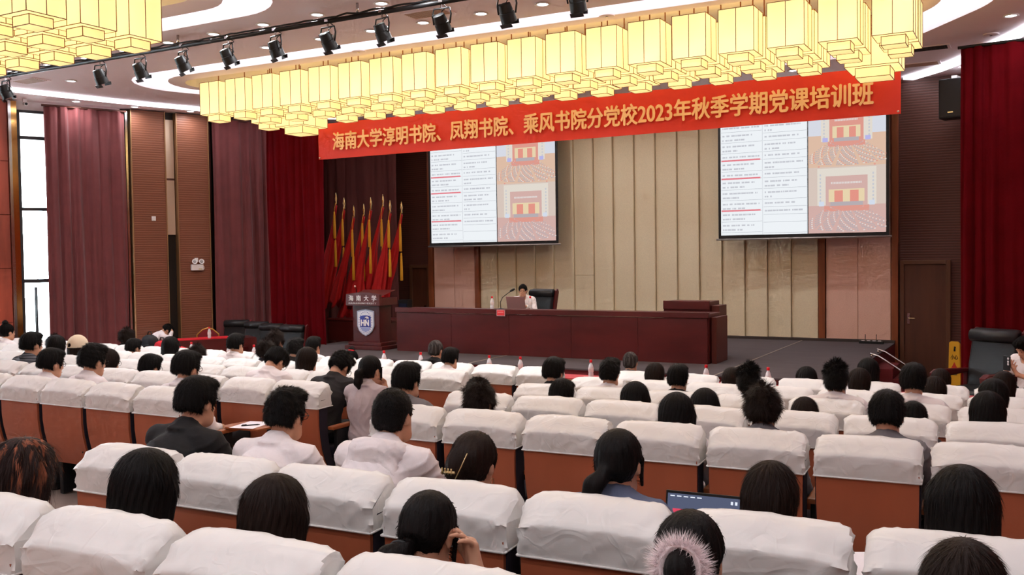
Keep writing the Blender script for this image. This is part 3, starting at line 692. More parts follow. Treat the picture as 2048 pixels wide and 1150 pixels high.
# flag stand and flags
fs = thing('flag_stand', 'dark red low box holding the flag poles', 'stand', (-11.25, 14.6, HS))
MB().box(-.75, .75, -.28, .28, 0, .40).build('stand_box', M_DESK, fs, bevel=.01); MB().box(-.78, .78, -.3, .3, .40, .44).build('stand_top', M_DESK, fs, bevel=.006)
FT = [(-11.86, 3.39, 14.45), (-11.80, 3.30, 14.62), (-11.43, 3.13, 14.45), (-11.32, 3.16, 14.62), (-11.02, 3.26, 14.45), (-10.86, 3.32, 14.62), (-10.57, 3.19, 14.45), (-10.43, 3.17, 14.62)]
M_FLAG = mat('flag_red', (172, 14, 18), rough=.75); M_TAS = mat('tassel_yellow', (206, 148, 30), rough=.8)
tas = MB().lathe([(.006, 0), (.017, -.02), (.015, -.05), (.02, -.07), (.026, -.30), (.028, -.52), (.023, -.525)], n=10).mesh('tassel', True)
for i, (x, z, y) in enumerate(FT):
    f = thing('flag', 'furled red flag on gold-tipped pole, %s from left' % ORD[i], 'flag', (x, y, z), 0, 'red flags behind the lectern')
    bx = -.42 - .05 * (i % 2); bz = (HS + .44) - z
    MB().tube([(bx, 0, bz), (0, 0, -.12)], .014, 8).build('pole', mat('pole_dark_red', (120, 20, 20), rough=.4), f, smooth=True)
    MB().lathe([(.012, -.14), (.02, -.12), (.012, -.09), (.024, -.03), (.014, .04), (.003, .09)], n=10).build('finial', mat('brass_bright', (222, 196, 140), rough=.2, metal=.9), f, smooth=True)
    vs = []; n = 28; nz = 22
    for j in range(nz + 1):
        v = j / nz; ctr = Vector((0, 0, -.16)).lerp(Vector((bx * .95 - .04, 0, -2.12 + .16 * (i % 3))), v)
        rad = .022 + .115 * max(0, v - .12) ** 1.15 + .05 * max(0, math.sin(max(0, v - .25) * 5.5 + i)) * v
        for k in range(n):
            a = 2 * PI * k / n
            rr = rad * (1 + .38 * math.sin(5 * a + i + 2 * v) + .16 * math.sin(9 * a + 2 * i - 3 * v))
            vs.append((ctr.x + .045 * v * math.sin(3 * v + i) + rr * math.cos(a), ctr.y + .55 * rr * math.sin(a), ctr.z + (.1 * math.sin(2 * a + i) * v if v > .7 else 0)))
    c = MB(); c.add(vs, [(j * n + k, j * n + (k + 1) % n, (j + 1) * n + (k + 1) % n, (j + 1) * n + k) for j in range(nz) for k in range(n)] + [tuple(range(n)), tuple(range(nz * n, nz * n + n))[::-1]])
    c.build('flag_cloth', M_FLAG, f, smooth=True)
    for dx, dz in ((.04, -.28 - .05 * (i % 3)), (.055, -.83 - .05 * (i % 2))):
        link('tassel', tas, M_TAS, f, loc=(dx, -.11, dz))
    MB().tube([(.0, -.02, -.12), (.04, -.11, -.26), (.055, -.11, -.86)], .004, 5).build('cord', M_TAS, f)

# ------------------------------------------------------------------ bottles
b_body = MB().lathe([(.028, 0), (.032, .008), (.032, .05), (.029, .06), (.032, .07), (.032, .12), (.026, .15), (.014, .175), (.013, .185)], n=12).mesh('bottle_body', True)
b_cap = MB().lathe([(.016, .183), (.017, .19), (.017, .212), (.014, .216)], n=10).mesh('bottle_cap', 'auto')
b_lab = MB().lathe([(.033, .075), (.0335, .08), (.0335, .115), (.033, .12)], n=12).mesh('bottle_label', 'auto')
M_BOT = mat('clear_plastic', (226, 226, 230), rough=.15, spec=.6); M_CAPR = mat('cap_red', (224, 36, 48), rough=.4); M_LAB = mat('label_white', (236, 226, 226), rough=.5)
def bottle(x, y, z, label, group=None, cap=M_CAPR):
    t = thing('water_bottle', label, 'bottle', (x, y, z), random.uniform(0, 6), group)
    link('bottle_body', b_body, M_BOT, t); link('cap', b_cap, cap, t); link('paper_label', b_lab, M_LAB, t)
# front-row desks with red cloth
M_CLOTH = mat('red_table_cloth', (176, 18, 32), rough=.8, sheen=.2)
k = 0
for i, x0 in enumerate([-12.6, -10.75, -8.9, -7.05, -5.2, -3.35, -1.5]):
    t = thing('front_row_desk', 'narrow brown desk with red cloth before front row seats, %s from left' % ORD[i], 'desk', (x0, 10.05, 0), 0, 'desks along the front row')
    MB().box(.02, 1.8, .0, .42, .68, .72).build('desk_top', M_TRIMWOOD, t, bevel=.006)
    MB().box(.0, 1.82, .10, .46, .722, .728).box(.0, 1.82, .46, .466, .10, .728).build('table_cloth', M_CLOTH, t)
    MB().box(.04, 1.78, .40, .42, .1, .68).build('modesty_panel', M_DESK, t)
    for xx in (.06, 1.72):
        for yy in (.04, .36): MB().box(xx, xx + .04, yy, yy + .04, 0, .68).build('leg', M_BLACK, t)
for i, (x, y) in enumerate([(-11.35, 10.3), (-10.56, 10.3), (-10.05, 10.3), (-8.25, 10.3), (-7.68, 10.3), (-7.08, 10.3), (-6.03, 10.3), (-5.58, 10.3), (-4.62, 10.3), (-3.21, 10.32), (-2.52, 10.34), (-12.2, 10.3), (-12.5, 10.3)]):
    lb = ['by lowered long-haired woman', 'right of bowl-haired man', 'beside profile man', 'below lectern base', 'right of red hair tie woman', 'left of grey haired man', 'left of centre aisle', 'right of centre aisle', 'beside split-crown man', 'below stage desk end', 'right of spiky-haired man', 'near red bag', 'left of red bag'][i]
    bottle(x, y, .728, 'small water bottle with red cap on front desk, ' + lb, 'bottles on the front desks')

# ------------------------------------------------------------------ speaker's things
bottle(-7.86, 13.55, HS + .72, 'small water bottle on stage desk left of name card'); bottle(-7.20, 13.66, HS + .72, 'water bottle at speaker right elbow on stage desk')
nc = thing('name_card', 'small red and white name card on stage desk front ledge', 'name card', (-7.48, 13.172, HS + .635))
MB().box(-.075, .075, -.006, .004, 0, .10).build('card', mat('pale_card', (226, 190, 196), rough=.5), nc)
MB().box(-.068, .068, -.009, -.005, .012, .094).build('red_face', mat('card_red', (226, 60, 64), rough=.5), nc)
MB().box(-.05, .05, -.011, -.008, .05, .07).build('card_print', mat('card_print', (236, 130, 130)), nc)
lp = thing('laptop', 'pinkish silver laptop open before the speaker', 'laptop', (-7.36, 13.5, HS + .72))
MB().box(-.17, .17, -.02, .22, 0, .016).build('keyboard_base', mat('silver_pink', (168, 132, 130), rough=.35, metal=.5), lp, bevel=.003)
MB().add([(-.17, -.02, .015), (.17, -.02, .015), (.17, -.07, .215), (-.17, -.07, .215), (-.17, -.012, .015), (.17, -.012, .015), (.17, -.062, .218), (-.17, -.062, .218)], [(0, 1, 2, 3), (4, 7, 6, 5), (0, 4, 5, 1), (1, 5, 6, 2), (2, 6, 7, 3), (3, 7, 4, 0)]).build('screen_lid', mat('silver_pink', (168, 132, 130)), lp)
mc = thing('microphone', 'black gooseneck microphone on stage desk before the speaker', 'microphone', (-7.62, 13.42, HS + .72))
MB().lathe([(.05, 0), (.05, .015), (.02, .03)], n=12).build('base', M_BLACK, mc, smooth='auto')
MB().tube([(0, 0, .02), (-.01, .0, .12), (.02, .02, .2), (.1, .06, .27), (.15, .1, .31)], .006, 6).build('gooseneck', M_BLACK, mc, smooth=True)
MB().tube([(.13, .085, .3), (.165, .115, .325), (.19, .135, .34)], [.014, .02, .014], 8).build('capsule', M_BLACKPL, mc, smooth=True)

# ------------------------------------------------------------------ leather armchairs
M_LEA = mat('black_leather', (34, 34, 36), rough=.42, bump=(40, .12)); M_ARMW = mat('armchair_wood', (88, 22, 24), rough=.3, coat=.3)
ac = {}
ac['seat_pad'] = (MB().box(-.27, .27, -.32, .24, .30, .46).mesh('seat_pad', True, .04, 3), M_LEA)
bk = MB(); bk.prism_x([(.20, .40), (.30, .36), (.42, .98), (.44, 1.06), (.38, 1.12), (.29, 1.10), (.27, 1.02), (.29, .95), (.23, .70)], -.28, .28)
ac['backrest'] = (bk.mesh('backrest', True, .03, 3), M_LEA)
ac['headroll'] = (MB().tube([(-.28, .31, 1.03), (.28, .31, 1.03)], .075, 10).mesh('headroll', True), M_LEA)
bl = MB()
for s in (-1, 1): bl.prism_x([(.24, .3), (.30, .3), (.47, 1.06), (.44, 1.12), (.38, 1.08)], s * .30 - .022, s * .30 + .022)
ac['back_frame'] = (bl.mesh('back_frame', False, .01), M_ARMW)
arm = MB().prism_x([(-.36, .56), (-.38, .62), (-.30, .66), (.28, .64), (.30, .60)], -.04, .04).mesh('armrest', False, .012)
armf = MB().box(-.025, .025, -.3, -.24, .08, .58).box(-.025, .025, .22, .28, .08, .6).box(-.025, .025, -.3, .28, .26, .32).mesh('arm_frame', False, .008)
base = MB().box(-.3, .3, -.32, .28, 0, .08).mesh('base', False, .012)
def armchair(x, y, rz, label, group, s=1.0, z=0.0):
    t = thing('leather_armchair', label, 'armchair', (x, y, z), rz, group, s)
    for k, (me, mm) in ac.items(): link(k, me, mm, t)
    for sx in (-.31, .31):
        a = link('armrest', arm, M_ARMW, t, loc=(sx, 0, 0)); link('arm_frame', armf, M_ARMW, a)
    link('base', base, M_ARMW, t)
    return t
for i, (x, y, rz) in enumerate(((-13.98, 13.75, .5), (-13.3, 13.5, .2), (-12.64, 13.18, .1), (-12.02, 13.05, .05))):
    armchair(x, y, rz, 'black leather armchair with red wood frame left of stage, %s from left' % ORD[i], 'armchairs left of the stage', .88)
armchair(-.58, 12.90, -.55, 'black leather armchair before dark red curtain, left one of pair', 'armchairs right of the stage', 1.08)
armchair(.04, 12.46, -.6, 'black leather armchair under phone user, right one of pair', 'armchairs right of the stage', 1.05)
armchair(-7.74, 14.72, -.25, 'tall black leather chair with wood edges behind the speaker', 'speaker chair', .90, HS)

# ------------------------------------------------------------------ red table by the left wall, gold chair, bags
tb = thing('side_table', 'dark red wooden table with bright red cloth by left wall', 'table', (-13.5, 12.02, 0), math.atan2(1.13, .68))
MB().box(-.15, 1.36, -.02, .0, .06, .74).build('front_board', M_DESK, tb)
MB().box(-.15, 1.36, .0, .55, .70, .74).build('table_top', M_DESK, tb, bevel=.004)
MB().box(-.16, .95, .06, .56, .742, .750).build('table_cloth', mat('bright_red_cloth', (206, 16, 34), rough=.8), tb)
for x in (-.12, 1.30): MB().box(x, x + .04, .04, .53, 0, .70).build('side_board', M_DESK, tb)
M_FRAMEG = mat('gold_chair_frame', (206, 148, 74), rough=.35, metal=.4)
gc = thing('banquet_chair', 'banquet chair with gold frame and wine red padded back', 'chair', (-13.86, 13.0, 0), .85, None, .95)
pts = [(-.2, .55), (-.21, .80), (-.10, .90), (0, .93), (.10, .90), (.21, .80), (.2, .55)]
MB().tube([(x, .2, z) for x, z in pts], .016, 8).build('back_frame', M_FRAMEG, gc, smooth=True)
MB().prism_y([(x * .93, z - .012) for x, z in pts], .185, .225).build('back_pad', mat('wine_fabric', (134, 36, 44), rough=.8), gc, bevel=.008)
MB().box(-.22, .22, -.22, .2, .42, .48).build('seat', mat('wine_fabric', (134, 36, 44)), gc, bevel=.02)
for sx in (-.2, .2):
    MB().tube([(sx, -.2, .43), (sx * 1.05, -.22, 0)], .014, 8).build('leg', M_FRAMEG, gc, smooth=True)
    MB().tube([(sx, .2, .56), (sx, .2, .43), (sx * 1.05, .26, 0)], .014, 8).build('leg', M_FRAMEG, gc, smooth=True)
bottle(-13.35, 12.55, .75, 'water bottle standing on the red table by left wall')
M_REDB = mat('red_bag_cloth', (206, 26, 40), rough=.7); M_BLKB = mat('black_bag_cloth', (30, 30, 34), rough=.7)
def bag(name, label, x, y, z, s, m, rz=0):
    t = thing(name, label, 'bag', (x, y, z), rz)
    def fn(u, v):
        a = 2 * PI * u; h = v
        r = (1 - (abs(2 * v - 1) ** 3.5) * .6) * (1 + .08 * noise.noise((math.cos(a) * 2, math.sin(a) * 2, v * 3 + x)))
        return (s[0] * r * math.copysign(abs(math.cos(a)) ** .7, math.cos(a)), s[1] * r * math.copysign(abs(math.sin(a)) ** .7, math.sin(a)), s[2] * h)
    g = MB().grid(fn, 24, 10); g.add([fn(i / 24, 1) for i in range(24)], [tuple(range(24))]); g.build('bag_body', m, t, smooth=True)
    MB().tube([(-.05, 0, s[2]), (-.03, 0, s[2] + .05), (.03, 0, s[2] + .05), (.05, 0, s[2])], .008, 6).build('strap', M_BLKB, t, smooth=True)
    MB().box(-s[0] * .6, s[0] * .6, -s[1] * 1.03, -s[1] * .95, s[2] * .25, s[2] * .55).build('front_pocket', m, t, bevel=.01)
bag('backpack', 'red bag on front desk at left near dark heads', -11.95, 10.26, .728, (.13, .09, .22), M_REDB)
bag('backpack', 'red and black bag on front desk right of red bag', -11.62, 10.28, .728, (.15, .09, .14), M_REDB, .2)
bag('backpack', 'black backpack on front desk left of red bag', -12.25, 10.28, .728, (.15, .1, .30), M_BLKB)

# ------------------------------------------------------------------ wall and floor fittings
el = thing('emergency_light', 'white twin-lamp emergency light on brown pillar', 'emergency light', LW(2.77, .06, 2.0), LANG)
MB().box(-.12, .12, -.07, 0, 0, .12).build('battery_box', M_WHITE, el, bevel=.008)
MB().box(-.05, .02, -.05, -.01, .17, .25).build('upper_box', M_WHITE, el, bevel=.005)
for x in (-.06, .08):
    h = MB().lathe([(.02, 0), (.05, .03), (.055, .05), (.045, .05), (.01, .03)], n=12).build('lamp_head', M_WHITE, el, smooth='auto', loc=(x, -.03, .165), rot=(PI / 2 - .3, 0, 0))
    MB().ball((0, 0, .042), (.034, .034, .012)).build('lamp_lens', mat('lamp_lens', (160, 156, 156), rough=.15), h)
MB().box(.02, .09, -.074, -.069, .02, .035).build('printed_label', mat('label_yellow', (190, 170, 90)), el)
MB().tube([(.12, -.02, .09), (.15, -.02, .07), (.15, -.02, .03), (.12, -.02, .01)], .006, 6).build('cable', M_WHITE, el)
sw = thing('wall_plate', 'small white square plate on left brown pillar', 'wall plate', LW(1.95, .055, 2.99), LANG)
MB().box(-.04, .04, -.012, 0, 0, .085).build('plate', M_WHITE, sw, bevel=.003); MB().box(-.02, .02, -.016, -.01, .02, .065).build('rocker', M_WHITE, sw)
cm = thing('security_camera', 'small white dome camera under ceiling beside window', 'camera', LW(-.30, .2, 5.02), LANG)
MB().box(-.03, .03, 0, .08, .04, .13).build('bracket', M_WHITE, cm, bevel=.004); MB().tube([(0, .05, .05), (0, -.1, .02)], [.03, .034], 10).build('camera_body', M_WHITE, cm, smooth='auto'); MB().tube([(0, -.1, .02), (0, -.107, .02)], .024, 10).build('camera_lens', M_BLACKPL, cm)
ws = thing('wall_speaker', 'black loudspeaker hung high behind right red curtain', 'loudspeaker', (-1.08, 16.6, 4.28), -.2)
MB().box(-.2, .26, -.16, .16, 0, .62).build('cabinet', M_BLACKPL, ws, bevel=.015); MB().box(-.17, .23, -.172, -.158, .03, .59).build('grille', M_BLACK, ws)
MB().box(-.04, .04, -.04, .95, .62, .68).build('bracket', M_WHITE, ws); MB().box(-.06, .02, -.176, -.17, .08, .1).build('badge', M_CHROME, ws)
sp = thing('loudspeaker', 'small dark floor loudspeaker beside left stage door', 'loudspeaker', (-12.0, 16.9, HS * 0), .1)
MB().box(-.12, .12, -.1, .1, .42, 1.28).build('cabinet', M_BLACKPL, sp, bevel=.012); MB().box(-.02, .02, -.02, .02, .03, .42).build('pole', M_BLACK, sp); MB().lathe([(.16, 0), (.16, .02), (.03, .04)], n=14).build('foot', M_BLACK, sp)
MB().box(-.09, .09, -.108, -.098, .95, 1.2).build('grille', mat('blue_black', (28, 34, 62), rough=.5), sp)
pw = thing('power_strip', 'black power strip on stage floor by right panel', 'power strip', (-2.42, 17.2, HS))
MB().box(-.2, .2, -.04, .04, 0, .045).build('strip_body', M_BLACKPL, pw, bevel=.008)
for kx in range(4): MB().box(-.16 + .09 * kx, -.11 + .09 * kx, -.02, .02, .045, .052).build('socket', M_WHITE, pw)
for x in (-.1, .08): MB().tube([(x, 0, .05), (x, .02, .16)], .006, 5).build('antenna', M_BLACK, pw)
sg = thing('floor_sign', 'tall yellow caution sign leaning near right red curtain', 'sign', (-1.07, 16.5, 0), -.12, None, .78)
MB().prism_y([(-.12, 0), (.12, 0), (.10, .92), (.07, .95), (-.07, .95), (-.10, .92)], -.03, .0).build('sign_board', mat('sign_yellow', (232, 176, 40), rough=.5), sg, bevel=.008)
MB().prism_y([(-.12, 0), (.12, 0), (.09, .90), (-.09, .90)], .09, .11).build('rear_board', mat('sign_yellow', (232, 176, 40)), sg, bevel=.006)
link('lettering', fit_text(text_mesh('小心', 1, extrude=.001, offset=.02), -.07, .07, .58, .68, -.031), M_BLACK, sg)
MB().prism_y([(-.06, .40), (.06, .40), (0, .53)], -.034, -.03).build('red_triangle', mat('sign_red', (200, 60, 40)), sg)
MB().ball((.01, -.034, .83), (.02, .004, .02)).box(-.012, .022, -.034, -.03, .75, .81).build('figure', M_BLACK, sg); MB().box(-.06, .05, -.034, -.03, .26, .35).build('small_print', mat('sign_olive', (120, 104, 50)), sg)

# ------------------------------------------------------------------ auditorium seats
M_COVER = mat('ivory_satin_cover', (230, 228, 226), rough=.36, spec=.45, sheen=.1, bump=(14, .3))
def crease_bump(m):
    nt = m.node_tree; L = nt.links; b = nt.nodes['Principled BSDF']
    tc = nt.nodes.new('ShaderNodeTexCoord'); oi = nt.nodes.new('ShaderNodeObjectInfo'); ad = nt.nodes.new('ShaderNodeVectorMath'); ad.operation = 'ADD'
    cx = nt.nodes.new('ShaderNodeCombineXYZ'); mu = nt.nodes.new('ShaderNodeMath'); mu.operation = 'MULTIPLY'; mu.inputs[1].default_value = 37.0
    L.new(oi.outputs['Random'], mu.inputs[0]); L.new(mu.outputs[0], cx.inputs[0]); L.new(tc.outputs['Object'], ad.inputs[0]); L.new(cx.outputs[0], ad.inputs[1])
    hs = []
    for sc, ds, wd in ((3.5, .7, .05), (7.0, 1.0, .06)):
        n = nt.nodes.new('ShaderNodeTexNoise'); n.inputs['Scale'].default_value = sc; n.inputs['Detail'].default_value = 1.0; n.inputs['Distortion'].default_value = ds
        s1 = nt.nodes.new('ShaderNodeMath'); s1.operation = 'SUBTRACT'; s1.inputs[1].default_value = .5
        s2 = nt.nodes.new('ShaderNodeMath'); s2.operation = 'ABSOLUTE'
        mr = nt.nodes.new('ShaderNodeMapRange'); mr.inputs['From Min'].default_value = 0; mr.inputs['From Max'].default_value = wd; mr.inputs['To Min'].default_value = 1; mr.inputs['To Max'].default_value = 0
        L.new(ad.outputs[0], n.inputs['Vector']); L.new(n.outputs['Fac'], s1.inputs[0]); L.new(s1.outputs[0], s2.inputs[0]); L.new(s2.outputs[0], mr.inputs['Value']); hs.append(mr)
    a = nt.nodes.new('ShaderNodeMath'); a.operation = 'MULTIPLY_ADD'; a.inputs[1].default_value = .6
    L.new(hs[1].outputs[0], a.inputs[0]); L.new(hs[0].outputs[0], a.inputs[2])
    bp = nt.nodes.new('ShaderNodeBump'); bp.inputs['Strength'].default_value = .24; bp.inputs['Distance'].default_value = .005
    L.new(a.outputs[0], bp.inputs['Height']); L.new(bp.outputs[0], b.inputs['Normal'])
crease_bump(M_COVER)
M_BACK = mat('seat_back_veneer', (170, 92, 62), rough=.45, grain=((3, 3, .8), .12), coat=.1)
M_NAVY = mat('navy_seat_fabric', (38, 30, 44), rough=.9)
M_ARM = mat('armrest_wood', (160, 88, 48), rough=.35)
PROF0 = [(-.044, .795), (-.050, .83), (-.053, .87), (-.054, .908), (-.050, .918), (.02, .974), (.05, .990), (.08, .998), (.11, .996), (.136, .978), (.15, .935), (.15, .87), (.143, .80)]
def resample(p, n):
    P = [Vector(q) for q in p]; L = [0]
    for a, b in zip(P, P[1:]): L.append(L[-1] + (b - a).length)
    out = []
    for i in range(n):
        t = L[-1] * i / (n - 1); k = 0
        while k < len(P) - 2 and L[k + 1] < t: k += 1
        out.append(P[k].lerp(P[k + 1], (t - L[k]) / (L[k + 1] - L[k])))
    return out
PROF = resample(PROF0[:4], 8)[:-1] + resample(PROF0[3:5], 2)[:-1] + resample(PROF0[4:], 19)
def ridge(x, y, z):
    return 1 - abs(noise.noise((x, y, z))) * 4.0
def cover_mesh(seed):
    N = 40; cy, cz = .045, .87; vs = []; n = len(PROF)
    for i in range(N + 1):
        t = i / N * 2 - 1; x = .262 * math.copysign(1 - (1 - abs(t)) ** 1.35, t) if abs(t) > .0 else 0
        e = max(0, (abs(x) - .20) / .062); s = 1 - .17 * e ** 3.2
        for j, q in enumerate(PROF):
            y, z = q
            yy = cy + (y - cy) * s; zz = cz + (z - cz) * s if z > cz else z
            if z > .9: zz -= .016 * (abs(x) / .26) ** 3
            hemk = min(1, (z - .78) / .05)
            # diagonal pulls in the satin, strongest near the right-hand gusset
            r1 = max(0, ridge(x * 5 + z * 6 + seed * 3.7, z * 9 - x * 5, seed)) ** 3
            r2 = max(0, ridge(x * 9 - z * 8 + seed, z * 5 + y * 9, seed + 4)) ** 3
            am = .004 + .009 * e + .003 * max(0, x / .26)
            d = am * (r1 * .9 + r2 * .7 - .5) + .004 * noise.noise((x * 6, y * 9, z * 7 + seed))
            nx = math.copysign(1, x) * e * .7; ny = -1 if y < .05 else 1; nz = 1 if z > .93 else 0
            vs.append((x + d * nx, yy + d * ny * (.4 if nz else 1) * hemk, zz + d * nz * .9))
    fs = []
    for i in range(N):
        for k in range(n - 1): fs.append((i * n + k, i * n + k + 1, (i + 1) * n + k + 1, (i + 1) * n + k))
    fs += [tuple(range(n)), tuple(range(N * n, N * n + n))[::-1]]
    return MB().add(vs, fs).mesh('seat_cover', 'auto')
def hem_mesh():
    m = MB()
    m.tube([(-.255, -.047, .796), (.255, -.047, .796)], .0045, 6)
    for s in (-1, 1): m.tube([(s * .257, -.045, .796), (s * .257, .142, .80)], .0045, 6)
    return m.mesh('hem', True)
COVERS = [cover_mesh(k) for k in range(5)]; HEM = hem_mesh()
bp = [(-.036, .83), (-.034, .66), (-.022, .56), (.0, .46), (.035, .37), (.085, .29)]
shell = MB(); vs = []
for i, (y, z) in enumerate(bp):
    wd = .248 - .012 * i / 5
    vs += [(-wd, y, z), (wd, y, z), (wd, y + .018, z), (-wd, y + .018, z)]
fs = []
for i in range(len(bp) - 1):
    for k in range(4): fs.append((4 * i + k, 4 * i + (k + 1) % 4, 4 * i + 4 + (k + 1) % 4, 4 * i + 4 + k))
fs += [(0, 1, 2, 3), (23, 22, 21, 20)]
SHELL = shell.add(vs, fs).mesh('back_shell', 'auto')
vs = []; fs = []
for i, (y, z) in enumerate([(-.018, .86)] + bp):
    wd = .256 - .01 * i / 6
    vs += [(-wd, y + .019, z), (wd, y + .019, z), (wd, y + .12 - .004 * i, z), (-wd, y + .12 - .004 * i, z)]
for i in range(6):
    for k in range(4): fs.append((4 * i + k, 4 * i + (k + 1) % 4, 4 * i + 4 + (k + 1) % 4, 4 * i + 4 + k))
fs += [(0, 1, 2, 3), (27, 26, 25, 24)]
CUSH = MB().add(vs, fs).mesh('back_cushion', 'auto')
SEATP = MB().box(-.235, .235, .14, .58, .36, .455).mesh('seat_cushion', True, .025, 2)
ARMS = MB().box(-.02, .02, .14, .44, 0, .61).mesh('arm_support', False, .006, 1)
ARMT = MB().box(-.032, .032, .08, .50, .61, .64).mesh('armrest', False, .01, 2)
PED = MB().box(-.08, .08, .2, .42, 0, .05).box(-.04, .04, .26, .36, .05, .37).mesh('pedestal')
BOLT = MB().ball((0, 0, 0), (.008, .005, .008), 8, 5).mesh('bolt')
M_BOLT = mat('dark_bolt', (50, 30, 24), rough=.4)
PITCH_S = .56
def seat_pose(row, m_):
    x = -7.733 + PITCH_S * (m_ + .5); y = ROWY[row] + .00485 * (x + 6) ** 2
    return x, y, SEATTOP[row] - 1.0, math.atan(.0097 * (x + 6))
SEATS = []
ROWPH = {'R0': 'nearest row', 'R1': 'second row', 'A': 'third row beyond cross aisle', 'B': 'fourth row', 'C': 'fifth row', 'D': 'sixth row', 'E': 'front row by desks'}
MISS = {'R0': (), 'R1': (3, 4, 5, 6), 'A': (4, 5, 6), 'B': (5, 6), 'C': (5, 6), 'D': (5, 6), 'E': (6,)}
for row in ('R0', 'R1', 'A', 'B', 'C', 'D', 'E'):
    ms = []
    for m_ in range(-14, 17):
        if m_ in MISS[row]: continue
        if row == 'R0' and m_ > 14: continue
        x, y, z, rz = seat_pose(row, m_)
        p = project((x, y, z + .98))
        if -70 < p[0] < 2110 and p[2] > .5 and x > -15.2 and x < .9: ms.append(m_)
    for i, m_ in enumerate(ms):
        x, y, z, rz = seat_pose(row, m_)
        t = thing('auditorium_seat', 'brown auditorium seat with white satin cover, %s, %s from left' % (ROWPH[row], ORD[i]), 'seat', (x, y, z), rz, 'covered auditorium seats')
        c = link('seat_cover', COVERS[(m_ * 3 + len(SEATS)) % 5], M_COVER, t); link('hem', HEM, M_COVER, c)
        sh = link('back_shell', SHELL, M_BACK, t); link('back_cushion', CUSH, M_NAVY, t); link('seat_cushion', SEATP, M_NAVY, t); link('pedestal', PED, M_BLACK, t)
        if row in ('R0', 'R1', 'A'):
            for sx in (-.19, .19): link('bolt', BOLT, M_BOLT, sh, loc=(sx, .012, .42))
        for sx in ((-.28, .28) if (i == len(ms) - 1 or m_ + 1 not in ms) else (-.28,)):
            a = link('arm_support', ARMS, M_BLACK, t, loc=(sx, 0, 0)); link('armrest', ARMT, M_ARM, a)
        SEATS.append((row, m_, t))
# writing tablet with paper at the end of the third row
x, y, z, rz = seat_pose('A', 3)
tt = [t for r, m_, t in SEATS if r == 'A' and m_ == 3][0]
MB().prism([(.24, .42), (.30, .36), (.62, .38), (.64, .62), (.26, .62)], .645, .663).build('writing_tablet', M_ARM, tt, bevel=.005)
MB().tube([(.28, .36, .55), (.30, .42, .645)], .012, 6).build('tablet_hinge', M_BLACK, tt)
pt = thing('paper_sheet', 'white sheet of paper on writing tablet beside black jacket', 'paper', (x + .44, y + .50, z + .664), rz + .2)
MB().box(-.105, .105, -.148, .148, 0, .0015).build('sheet', mat('paper_white', (240, 236, 244), rough=.7), pt)
pn = thing('pen', 'black pen lying on paper beside black jacket', 'pen', (x + .46, y + .47, z + .670), .9)
MB().tube([(-.07, 0, 0), (.05, 0, 0), (.07, 0, 0)], [.005, .005, .002], 8).build('barrel', M_BLACKPL, pn, smooth=True); MB().box(-.065, -.03, -.002, .002, .004, .009).build('clip', M_BLACK, pn)

